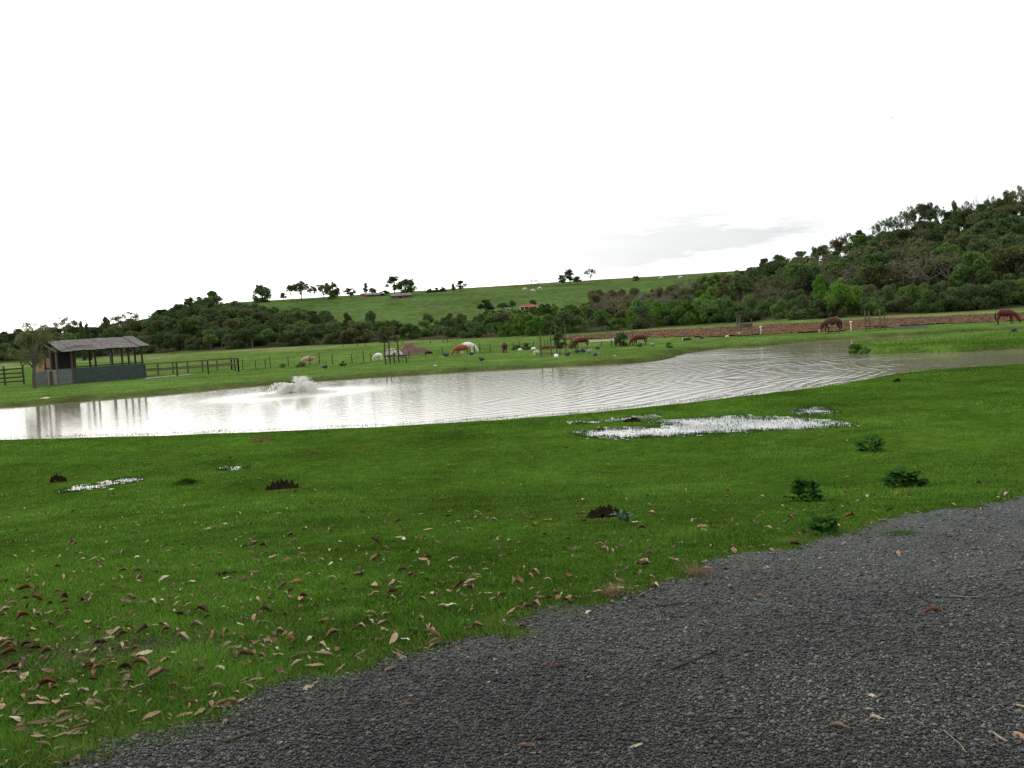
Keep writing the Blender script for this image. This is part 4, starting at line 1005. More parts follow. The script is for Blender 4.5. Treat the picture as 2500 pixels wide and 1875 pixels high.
b = MB(); b.box(0.15, 2.6, 2.6, 2.68, 0.0, 3.6); b.build('inner_wall', M['inside'], shed)
b = MB(); b.box(0.15, 2.4, 1.0, 1.6, 0.9, 1.0); b.box(0.2, 0.3, 1.1, 1.5, 0, 0.9); b.box(2.25, 2.35, 1.1, 1.5, 0, 0.9); b.build('feed_table', M['wood'], shed)
def sheet(x0, x1, y0, y1, z0, z1, dz=0.0, n=14, tilt=0.0):
    b = MB(); vs = []; fs = []
    for i in range(n + 1):
        x = x0 + (x1 - x0) * i / n; w_ = 0.025 * math.sin(i * 2.1)
        for j in range(4):
            f = j / 3; sag = -0.05 * math.sin(f * 3.14)
            vs.append((x, y0 + (y1 - y0) * f, z0 + (z1 - z0) * f + w_ + dz + sag + tilt * (x - x0)))
    for i in range(n):
        for j in range(3):
            a = i * 4 + j; fs.append((a, a + 4, a + 5, a + 1))
    top_n = len(vs); vs += [(x, y, z - 0.03) for x, y, z in vs]; fs += [tuple(q + top_n for q in f[::-1]) for f in fs]
    b.add(vs, fs); return b
for k in range(8):
    x0 = 0.45 + k * 1.135; x1 = x0 + 1.17
    sheet(x0, x1, -0.75 + rr.uniform(-.1, .1), 4.45, 3.42, 4.66, rr.uniform(0, 0.07) + 0.014 * k, tilt=rr.uniform(-.03, .03)).build('roof_sheet', M['roof'], shed)
    sheet(x0, x1, 4.4, 6.0, 4.66, 4.1, 0.014 * k).build('roof_sheet', M['roof'], shed)
b = MB(); b.bar((2.2, 1.2, 4.05), (3.9, 0.5, 3.95), 0.35, 0.05); b.build('loose_roof_board', M['wood_dark'], shed)
b = MB(); b.bar((0.6, 0.4, 3.85), (2.0, 0.9, 3.95), 0.25, 0.05); b.build('loose_roof_board', M['wood'], shed)
# brick stub behind the left end
bp = at(108, 938)
pile = thing('brick_wall', 'small orange brick wall stub left of the shed behind the feathery tree', 'wall', (bp.x - 0.9, bp.y + 2.5, bp.z), 0.25)
for r_ in range(14):
    for c_ in range(5):
        b = MB(); o_ = 0.21 if r_ % 2 else 0.0
        b.box(-0.9 + c_ * 0.42 + o_ - 0.2, -0.9 + c_ * 0.42 + o_ + 0.2, -0.12 + rr.uniform(-.01, .01), 0.12, r_ * 0.21 + 0.005, r_ * 0.21 + 0.195)
        b.build('brick', M['brick'], pile)
for a, w_, hh, lb in ((104, 26, 34, 'pale green plank panel standing left of the shed'), (127, 9, 36, 'dark brown upright boards between the pale panel and the shed')):
    p = at(a, 942); m_ = mpp(p)
    t = thing('plank_panel', lb, 'panel', p, 0.2)
    nb = 5 if a == 104 else 3
    for k in range(nb):
        b = MB(); ww = w_ * m_ / nb
        b.box(-w_ * m_ / 2 + k * ww + 0.01, -w_ * m_ / 2 + (k + 1) * ww - 0.01, -0.02, 0.02, 0.02, hh * m_ + rr.uniform(-.08, .08)); b.build('board', M['wall_pale'] if a == 104 else M['post_red'], t)

def board_fence(name, label, A, B, npost, rails, hpost, m_post, m_rail, rail_w=0.13):
    A = Vector(A); B = Vector(B); L = (B - A).length
    t = thing(name, label, 'fence', A, 0)
    for k in range(npost):
        q = A.lerp(B, k / (npost - 1)); g_ = gz(q.x, q.y); b = MB(); rel = q - A
        b.box(rel.x - .07, rel.x + .07, rel.y - .07, rel.y + .07, g_ - A.z - 0.2, g_ - A.z + hpost + rr.uniform(-.05, .05)); b.build('post', m_post, t)
    for z_ in rails:
        for k in range(npost - 1):
            q0 = A.lerp(B, k / (npost - 1)) - A; q1 = A.lerp(B, (k + 1) / (npost - 1)) - A
            b = MB(); b.bar((q0.x, q0.y - 0.09, q0.z + z_ + rr.uniform(-.02, .02)), (q1.x, q1.y - 0.09, q1.z + z_ + rr.uniform(-.02, .02)), 0.035, rail_w); b.build('rail', m_rail, t)
    return t
Fr = shed_o + e1 * SL; Fr.z = gz0
c0 = at(356, 924); c1 = at(583, 908)
board_fence('board_fence', 'front corral fence of weathered boards running right from the shed', c0, c1, 4, (1.55, 0.85), 1.62, M['wood_dark'], M['wood'], 0.14)
r0 = c0 + Vector((-2.4, 5.2, 0)); r1 = c1 + Vector((-2.2, 4.6, 0)); r0.z = gz(r0.x, r0.y); r1.z = gz(r1.x, r1.y)
board_fence('board_fence', 'rear corral fence of thinner boards seen behind the front one', r0, r1, 7, (1.4, 0.8), 1.45, M['wood'], M['wood'], 0.11)
board_fence('board_fence', 'short end fence closing the corral on its right side', c1, r1, 3, (1.5, 0.85), 1.55, M['wood_dark'], M['wood'], 0.12)
b = MB(); p0 = at(357, 925); p1 = at(470, 915); b.bar(p0 + Vector((0, -.15, .06)), p1 + Vector((0, -.15, .06)), 0.2, 0.13)
tag(b.build('concrete_kerb', mat('pale_concrete', (0.42, 0.40, 0.36), 0.9, 0.2, 4)), 'low pale concrete kerb lying along the front corral fence', 'kerb')
g0 = at(59, 938); g1 = at(-80, 948)
board_fence('board_fence', 'dark four-rail wooden fence at the left picture edge', g1, g0, 4, (0.4, 0.85, 1.35, 1.85), 2.25, M['wood_dark'], M['wood_dark'], 0.15)

def wire_fence(label, posts, wires=(0.35, 0.7, 1.05), m=None, r_=0.05):
    """posts: (px, y top, y base) in the photograph"""
    P = [at(a, c) for a, b_, c in posts]; O = P[0]
    t = thing('wire_fence', label, 'fence', O)
    for (a, b_, c), q in zip(posts, P):
        h_ = (c - b_) * mpp(q); v = q - O; k = rr.uniform(-.05, .05) * h_
        MB().tube([v + Vector((0, 0, -.2)), v + Vector((k * .5, 0, h_ * .5)), v + Vector((k, 0, h_))], [r_ * 1.1, r_, r_ * .85], 5).build('post', m or M['wood_dark'], t)
    for z_ in wires:
        w_ = MB()
        for q0, q1 in zip(P[:-1], P[1:]): w_.bar(q0 - O + Vector((0, 0, z_)), q1 - O + Vector((0, 0, z_)), 0.008, 0.008)
        w_.build('wire', M['wire'], t)
    return t
wire_fence('long wire fence on thin dark posts crossing the pasture behind the far bank', [(593, 877, 903), (625, 880, 901), (649, 877, 900), (660, 870, 899), (704, 872, 894), (757, 870, 891), (780, 861, 889), (812, 865, 889), (860, 864, 886), (888, 857, 884),
    (906, 861, 882), (999, 857, 875), (1040, 850, 872), (1081, 845, 869), (1160, 842, 864), (1172, 838, 863), (1198, 839, 861), (1253, 834, 856), (1269, 833, 855), (1303, 831, 852), (1331, 832, 851), (1338, 832, 851)], r_=0.055)
wire_fence('far wire fence with small posts below the left belt of trees', [(838, 838, 848), (873, 836, 847), (892, 835, 846), (984, 825, 839), (1051, 827, 838), (1082, 826, 837), (1093, 824, 836)], wires=(0.5, 0.9), r_=0.07)
wire_fence('wire fence on thin grey stakes along the near edge of the ploughed strip', [(1736, 805, 822), (1759, 799, 821), (1856, 800, 817), (1931, 789, 812), (2065, 786, 806), (2240, 778, 796), (2400, 770, 788), (2560, 756, 776)], m=M['wood'], r_=0.06)

def guard(label, posts, rails, cat='pen', name='stake_pen', m=None):
    P = [at(a, c) for a, c, b_ in posts]; O = P[0]
    t = thing(name, label, cat, O)
    for (a, c, b_), q in zip(posts, P):
        h_ = (c - b_) * mpp(q); v = q - O
        MB().tube([v + Vector((0, 0, -.3)), v + Vector((rr.uniform(-.03, .03), 0, h_ * .55)), v + Vector((rr.uniform(-.05, .05), 0, h_))], [.09, .08, .07], 6).build('stake', m or M['wood'], t)
    for i, j, hi, hj, w_, mm_ in rails:
        a = P[i] - O + Vector((0, -.08, hi * mpp(P[i]))); b_ = P[j] - O + Vector((0, -.08, hj * mpp(P[j]))); d_ = (b_ - a).normalized() * 0.15
        MB().bar(a - d_, b_ + d_, 0.04, w_).build('board', M[mm_], t)
    return t
guard('pen of tall dark stakes with a low frame in front of the white cattle', [(942, 890, 831), (953, 889, 833), (974, 885, 828), (963, 887, 862), (992, 886, 870)],
      [(0, 4, 20, 18, 0.14, 'wood_dark'), (0, 2, 33, 33, 0.08, 'wood'), (4, 2, 14, 14, 0.1, 'wood_dark')], m=M['wood_dark'])
guard('pen of four tall grey stakes with a wide reddish board and a shrub inside', [(1321, 870, 808), (1347, 869, 811), (1360, 862, 800), (1382, 861, 799)],
      [(0, 3, 20, 15, 0.34, 'wood_red'), (1, 3, 39, 34, 0.16, 'wood'), (0, 1, 8, 8, 0.09, 'wood')])
guard('pair of tall pale stakes with a board rail right of the brown bull', [(1517, 846, 797), (1545, 844, 796), (1493, 846, 813), (1468, 845, 818), (1523, 842, 800)],
      [(3, 2, 15, 16, 0.13, 'wood'), (2, 0, 17, 16, 0.30, 'wood_pale'), (0, 1, 18, 16, 0.10, 'wood')])
b = MB(); p0 = at(1437, 847); p1 = at(1492, 846); b.bar(p0 + Vector((0, -.2, 14 * mpp(p0))), p1 + Vector((0, -.2, 16 * mpp(p1))), 0.06, 0.2)
b.bar(p0 + Vector((0.1, -.2, 0)), p0 + Vector((0.1, -.2, 14 * mpp(p0))), 0.06, 0.06)
tag(b.build('white_rail', M['wood_pale']), 'long white rail on a short leg between the brown bull and the stakes', 'rail')
guard('stake shelter with a raised shelf of brush left of the roan horse', [(1801, 824, 768), (1808, 823, 769), (1836, 823, 778), (1843, 823, 813)],
      [(0, 2, 33, 33, 0.12, 'wood'), (1, 2, 28, 29, 0.5, 'wood_dark'), (0, 1, 11, 10, 0.25, 'wood_pale')])
b = MB(); p0 = at(1810, 822); b.bar(p0 + Vector((0, -.1, 9 * mpp(p0))), p0 + Vector((.6, -.4, 0.05)), 0.3, 0.05); tag(b.build('leaning_board', M['wood_dark']), 'dark board leaning down against the stake shelter', 'board')
guard('pen of tall stakes right of the roan horse with two cross rails', [(2114, 808, 757), (2123, 806, 760), (2149, 805, 755), (2160, 806, 768)],
      [(0, 3, 29, 28, 0.10, 'wood'), (0, 3, 11, 10, 0.10, 'wood_dark'), (1, 2, 28, 27, 0.10, 'wood')])
for a, c, b_, lb in ((2078, 808, 788, 'pale stake with a white cup on top right of the roan horse'), (1858, 817, 800, 'short pale stake with a white top in front of the ploughed strip')):
    p = at(a, c); m_ = mpp(p); t = thing('marker_stake', lb, 'stake', p)
    MB().tube([(0, 0, -.1), (0, 0, (c - b_) * m_)], [.08, .08], 6).build('stake', M['wood_pale'], t)
    MB().tube([(0, 0, (c - b_) * m_ + .01), (0, 0, (c - b_) * m_ + .09), (0, 0, (c - b_) * m_ + .2)], [.11, .17, .15], 8).build('cup', mat('white_plastic', (.8, .8, .76), .5, .05), t)
p0 = at(2178, 804); p1 = at(2266, 799); tr = thing('trough', 'long low grey trough lying on the bank right of the stake pen', 'trough', p0)
v = p1 - p0
MB().bar((0, 0, .1), v + Vector((0, 0, .12)), .5, .06).build('trough_floor', M['wall_pale'], tr)
MB().bar((0, -.25, .17), v + Vector((0, -.25, .19)), .06, .24).build('trough_side', M['wall_pale'], tr)
MB().bar((0, .25, .17), v + Vector((0, .25, .19)), .06, .24).build('trough_side', M['wall_green'], tr)

# shrubs of the pens and the spit
plant('pen_shrub', 'shrub', 'clumps', 'leaf_dark', at(1367, 866), 2.4, 'green shrub growing inside the pen with the reddish board', wide=1.0)
plant('pen_shrub', 'shrub', 'shrub', 'leaf_dark', at(1516, 846) + Vector((0, 0, -.2)), 1.9, 'dark low shrub at the foot of the pair of tall pale stakes', wide=0.9)
plant('spit_bush', 'bush', 'shrub', 'leaf_bright', Vector((*[float(q) for q in plane_at(2090., 862., WATER_Z)], WATER_Z - .1)), .8, 'bright green bush at the very tip of the grassy spit', wide=1.3, var=1)
plant('spit_bush', 'bush', 'shrub', 'leaf_mid', Vector((*[float(q) for q in plane_at(2112., 863., WATER_Z)], WATER_Z - .1)), 0.6, 'low green bush just right of the bush at the tip of the spit', wide=1.6, var=2)
for q, (a, c, h_, w_, lb) in enumerate([(838, 893, .5, 1.5, 'low weedy tuft right of the tan cow at the wire fence'), (690, 897, .45, 1.6, 'low dark weed clump at the fence left of the tan cow'), (735, 895, .6, 1.7, 'weedy green clump below the tan cow'),
        (1285, 853, .8, 2.2, 'wide dark green weed bed left of the pen with the reddish board'), (1262, 854, .6, 2.0, 'low weed patch at the left end of the wide weed bed'), (1398, 850, 1.0, 1.0, 'leafy weed between the board pen and the brown bull'), (1633, 850, .55, 1.5, 'dark green mound on the bank right of the pale fowl')]):
    plant('weed_clump', 'weeds', 'shrub', 'leaf_mid', at(a, c), h_ * 1.1, lb, wide=w_, var=q % 3)

# ------------------------------------------------------------------ ploughed strip and soil heaps
M['soil'] = mat('ploughed_red_soil', (0.105, 0.054, 0.029), 0.95, 0.8, 0.9, 0.03, 3, detail=9, spec=0.05)
M['soil_dark'] = mat('wet_dark_soil', (0.020, 0.015, 0.009), 0.95, 0.5, 6, 0.02, spec=0.0)
soil_px = [(1370, 829), (1500, 826), (1640, 823), (1740, 824), (1850, 818), (1950, 813), (2060, 808), (2180, 799), (2260, 794), (2400, 788), (2500, 782), (2640, 772), (2640, 757), (2500, 765), (2400, 770), (2260, 776), (2150, 780), (2050, 786),
           (1900, 793), (1780, 799), (1640, 806), (1500, 815), (1370, 823)]
sp_ = pix_poly_world(soil_px)
ga = np.arange(sp_[:, 0].min(), sp_[:, 0].max(), 0.7); gb = np.arange(sp_[:, 1].min(), sp_[:, 1].max(), 0.5)
XX, YY = np.meshgrid(ga, gb); sdv = poly_sd(XX, YY, sp_).reshape(XX.shape) + 0.8 * np.sin(XX * .6 + YY) + 0.5 * np.sin(XX * 1.7)
ZZ = base_h(XX, YY) + 0.07 + 0.06 * np.sin(XX * 0.9 + YY * 3.2) + RNG.uniform(0, 0.05, XX.shape)
nx = len(ga); ci, cj = np.meshgrid(np.arange(len(gb) - 1), np.arange(nx - 1), indexing='ij'); keep = sdv[:-1, :-1] < 0
q = np.stack([ci * nx + cj, ci * nx + cj + 1, (ci + 1) * nx + cj + 1, (ci + 1) * nx + cj], -1)[keep]
us, inv = np.unique(q, return_inverse=True)
o = link('ploughed_field', mesh_np('ploughed_field', np.stack([XX.ravel()[us], YY.ravel()[us], ZZ.ravel()[us]], 1), inv.reshape(q.shape)), M['soil']); o['kind'] = 'structure'
# dry weeds and stubble on and before the ploughed strip
k = RNG.integers(0, len(us), 9000); xs, ys, zs = XX.ravel()[us][k] + RNG.normal(0, .5, 9000), YY.ravel()[us][k] + RNG.normal(0, .6, 9000), ZZ.ravel()[us][k] - .03
cc = np.where(RNG.random((9000, 1)) < .5, np.array([[.17, .12, .06]]), np.array([[.09, .045, .028]])) * RNG.uniform(.6, 1.5, (9000, 1))
o = blades('stubble', xs, ys, zs, RNG.uniform(.05, .22, 9000), RNG.uniform(.05, .3, 9000), cc, 1.4); o['kind'] = 'stuff'

def heap(name, label, cat, P, w_, d_, h_, m, seed, rough=0.25, n=22, lumps=3.0):
    r = np.random.default_rng(seed); ph = r.uniform(0, 6.28, 6); V = []; Fc = []
    for i in range(n):
        for j in range(n):
            a, b = i / (n - 1) * 2 - 1, j / (n - 1) * 2 - 1
            rr3 = math.hypot(a, b) * (1 + .18 * math.sin(3 * math.atan2(b, a) + ph[0]))
            z_ = max(0, 1 - rr3) ** (.85 if name == 'soil_heap' else .42)
            z_ *= 1 + rough * (math.sin(a * lumps * 2 + ph[1]) * math.cos(b * lumps * 2 + ph[2]) + 0.7 * math.sin(a * lumps * 5 + b * 4 + ph[3])) + r.uniform(-rough, rough) * .6
            V.append((a * w_ / 2, b * d_ / 2, z_ * h_ - (0.02 if z_ <= 0 else 0.0)))
    for i in range(n - 1):
        for j in range(n - 1): Fc.append((i * n + j, (i + 1) * n + j, (i + 1) * n + j + 1, i * n + j + 1))
    o = link(name, mesh_np(name, V, Fc, smooth=True), m, loc=P); return tag(o, label, cat)
p = at(1003, 866); m_ = mpp(p)
heap('soil_heap', 'big heap of reddish brown soil in the pasture behind the stake pen', 'heap', p + Vector((0, 1.0, -.05)), 94 * m_, 3.6, 29 * m_, mat('heap_soil', (.135, .082, .06), .95, .35, 2, .05), 4)
p = at(1046, 864); heap('mud_clod', 'small dark clod at the right foot of the big soil heap', 'clod', p, 1.1, .8, .35, M['soil_dark'], 5)
for a, c, w_, h_, lb in ((140, 1176, 42, 15, 'dark rounded clod of earth left of the narrow bright puddle'), (690, 1192, 78, 17, 'long lumpy black clod on the lawn right of the tiny puddle'), (1478, 1262, 100, 22, 'patch of torn up dark mud beside the small thistle'),
                         (1377, 889, 26, 7, 'black heap of dung on the far bank below the fowl'), (2191, 932, 18, 7, 'small black clod at the near water edge below the spit'), (1545, 1030, 46, 9, 'brown muddy lump at the left tip of the flooded patch'),
                         (640, 1076, 60, 6, 'reddish brown bare scrape at the near water edge'), (545, 1404, 40, 8, 'dark clod among the leaves on the near lawn'), (752, 1107, 22, 5, 'small dark clod below the reddish scrape')):
    p = at(a, c); m_ = mpp(p); heap('mud_clod', lb, 'clod', p + Vector((0, 0, -.01)), w_ * m_, max(w_ * m_ * .45, .15), h_ * m_, M['soil'] if 'reddish' in lb else M['soil_dark'], int(a), 0.5, 18, 4)

# ------------------------------------------------------------------ far buildings
M['tile'] = mat('red_roof_tile', (.30, .055, .045), .8, .2, 2); M['plaster'] = mat('pale_plaster', (.62, .48, .42), .9, .1, 1); M['wall_brown'] = mat('brown_wall', (.17, .085, .065), .9, .2, 1)
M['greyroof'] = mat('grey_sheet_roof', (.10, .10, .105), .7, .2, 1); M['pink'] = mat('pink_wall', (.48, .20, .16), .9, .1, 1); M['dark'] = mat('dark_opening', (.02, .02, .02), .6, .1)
p = at(1291, 757); m_ = mpp(p); w_ = 44 * m_
hs = thing('farm_house', 'small red-tiled house with pale veranda columns in the hedge below the crest', 'house', p, math.atan2(-p.x, p.y) * -0.0)
MB().box(-w_ * .42, w_ * .42, .8, w_ * .5, -.3, 10.5 * m_).build('wall', M['wall_brown'], hs)
z0, z1 = 9.5 * m_, 15.5 * m_
MB().add([(-w_ * .53, -.3, z0), (w_ * .53, -.3, z0), (w_ * .53, w_ * .6, z0), (-w_ * .53, w_ * .6, z0), (-w_ * .16, w_ * .16, z1), (w_ * .16, w_ * .16, z1)], [(0, 1, 5, 4), (1, 2, 5), (2, 3, 4, 5), (3, 0, 4), (3, 2, 1, 0)]).build('roof', M['tile'], hs)
MB().box(-w_ * .53, w_ * .53, -.32, -.24, z0 - .18, z0 - .01).build('fascia', M['plaster'], hs)
for k in range(5): MB().box(-w_ * .5 + k * w_ * .24, -w_ * .5 + k * w_ * .24 + .28, -.2, .08, -.3, z0 - .18).build('column', M['plaster'], hs)
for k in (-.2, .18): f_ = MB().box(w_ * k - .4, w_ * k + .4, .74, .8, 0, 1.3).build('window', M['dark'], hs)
p = at(1246, 757); m_ = mpp(p); cr_ = thing('white_car', 'tiny white car parked left of the red-roofed house', 'car', p)
L_ = 12 * m_
MB().add([(-L_ / 2, 0, .25), (L_ / 2, 0, .25), (L_ / 2, 1.5, .25), (-L_ / 2, 1.5, .25), (-L_ / 2, .05, .7), (L_ / 2, .05, .7), (L_ / 2, 1.45, .7), (-L_ / 2, 1.45, .7)], [(0, 3, 2, 1), (4, 5, 6, 7), (0, 1, 5, 4), (1, 2, 6, 5), (2, 3, 7, 6), (3, 0, 4, 7)]).build('body', mat('white_paint', (.8, .8, .8), .3, .03), cr_)
MB().add([(-L_ * .3, .1, .7), (L_ * .3, .1, .7), (L_ * .3, 1.4, .7), (-L_ * .3, 1.4, .7), (-L_ * .2, .25, 1.2), (L_ * .2, .25, 1.2), (L_ * .2, 1.25, 1.2), (-L_ * .2, 1.25, 1.2)], [(4, 5, 6, 7), (0, 1, 5, 4), (1, 2, 6, 5), (2, 3, 7, 6), (3, 0, 4, 7)]).build('cabin', M['dark'], cr_)
for sx in (-1, 1): MB().tube([(sx * L_ * .32, -.02, .28), (sx * L_ * .32, .15, .28)], [.28, .28], 10).build('wheel', M['dark'], cr_)
def barn(label, px_, yb, w_px, wall_px, roof_px, mw, mr, skew=0.1, side=None):
    p = at(px_, yb); m_ = mpp(p); w_ = w_px * m_; t = thing('farm_building', label, 'building', p + Vector((0, 0, -.2)), 0.12)
    h0, h1 = wall_px * m_ + .2, (wall_px + roof_px) * m_ + .2; d_ = 5.0
    MB().box(-w_ / 2, w_ / 2, 0, d_, 0, h0).build('wall', mw, t)
    MB().add([(-w_ * .55, -.5, h0 - .1), (w_ * .55, -.5, h0 - .1), (w_ * .48, d_ / 2, h1), (-w_ * .48, d_ / 2, h1), (-w_ * .55, d_ + .5, h0 - .1), (w_ * .55, d_ + .5, h0 - .1)], [(0, 1, 2, 3), (3, 2, 5, 4), (0, 3, 4), (1, 5, 2), (0, 4, 5, 1)]).build('roof', mr, t)
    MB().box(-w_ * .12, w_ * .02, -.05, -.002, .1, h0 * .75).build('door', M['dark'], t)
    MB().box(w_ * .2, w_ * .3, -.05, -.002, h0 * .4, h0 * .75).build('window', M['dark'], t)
    return t
barn('pink-walled farm building at the left end of the hilltop farm', 888, 724, 16, 6, 3, M['pink'], M['tile'])
barn('dark-roofed farm building in the middle of the hilltop farm', 911, 724, 36, 5, 5, M['wall_brown'], M['greyroof'])
barn('long grey-roofed barn with brown walls on the pasture crest', 980, 728, 48, 7, 6, M['wall_brown'], M['greyroof'])
# track on the hillside
tp = pix_poly_world([(968, 731), (1010, 741), (1060, 748), (1110, 757), (1170, 765), (1230, 772)])
b = MB(); vs = []
for i in range(len(tp) - 1):
    for s_ in range(10):
        f = s_ / 10; x_ = tp[i][0] * (1 - f) + tp[i + 1][0] * f; y_ = tp[i][1] * (1 - f) + tp[i + 1][1] * f; ww = .5 + .4 * math.sin(s_ * 2.1 + i)
        vs += [(x_, y_ - ww, gz(x_, y_ - ww) + .12), (x_, y_ + ww, gz(x_, y_ + ww) + .12)]
b.add(vs, [(i, i + 2, i + 3, i + 1) for i in range(0, len(vs) - 2, 2)])
o = b.build('farm_track', mat('track_soil', (.12, .09, .05), .95, .4, 1)); o['kind'] = 'structure'

# ------------------------------------------------------------------ animals
def skin_mesh(name, joints, edges, m, parent, root=0, sub=1, fat=1.3, **k):
    """one continuous body: joints (x, y, z, r) joined by edges, grown with Skin + Subdivision"""
    me = bpy.data.meshes.new(name); me.from_pydata([j[:3] for j in joints], edges, []); me.update()
    o = link(name, me, m, parent, **k)
    sk = o.modifiers.new('skin', 'SKIN'); sk.use_smooth_shade = True
    if not me.skin_vertices: return o
    for v, j in zip(me.skin_vertices[0].data, joints):
        v.radius = (j[3] * fat, (j[4] if len(j) > 4 else j[3]) * fat); v.use_root = False
    me.skin_vertices[0].data[root].use_root = True
    sb = o.modifiers.new('smooth', 'SUBSURF'); sb.levels = sub; sb.render_levels = sub
    return o
def patch_mat(name, c1, c2, sc=1.6, thr=0.5):
    m = mat(name, c1, 0.75, 0.12, 6, spec=0.15); t = m.node_tree; b = t.nodes['Principled BSDF']
    tc = N(t, 'ShaderNodeTexCoord'); nz = N(t, 'ShaderNodeTexNoise'); nz.inputs['Scale'].default_value = sc; nz.inputs['Detail'].default_value = 1.5
    t.links.new(tc.outputs['Object'], nz.inputs['Vector'])
    mr = N(t, 'ShaderNodeMapRange'); mr.inputs['From Min'].default_value = thr - .02; mr.inputs['From Max'].default_value = thr + .02; t.links.new(nz.outputs['Fac'], mr.inputs['Value'])
    mx_ = N(t, 'ShaderNodeMix', data_type='RGBA'); mx_.inputs['A'].default_value = c1 + (1,); mx_.inputs['B'].default_value = c2 + (1,)
    t.links.new(mr.outputs[0], mx_.inputs['Factor']); t.links.new(mx_.outputs['Result'], b.inputs['Base Color']); return m
M['bay'] = mat('chestnut_coat', (.095, .022, .011), .6, .3, 3, spec=.25); M['black_hair'] = mat('black_hair', (.015, .012, .01), .7, .2, 5)
M['brown_cow'] = mat('red_brown_hide', (.26, .085, .03), .75, .2, 3); M['white_cow'] = mat('white_hide', (.72, .66, .58), .8, .08, 3); M['tan_cow'] = mat('tan_hide', (.50, .34, .23), .8, .12, 3)
M['dark_cow'] = mat('dark_brown_hide', (.065, .024, .016), .7, .25, 3); M['roan'] = patch_mat('roan_coat', (.075, .034, .022), (.36, .25, .19), 1.1, .53); M['hoof'] = mat('hoof_horn', (.03, .025, .02), .6, .1)
M['cow_white_patch'] = patch_mat('white_hide_with_red_patches', (.66, .60, .52), (.22, .08, .04), 1.0, .56)

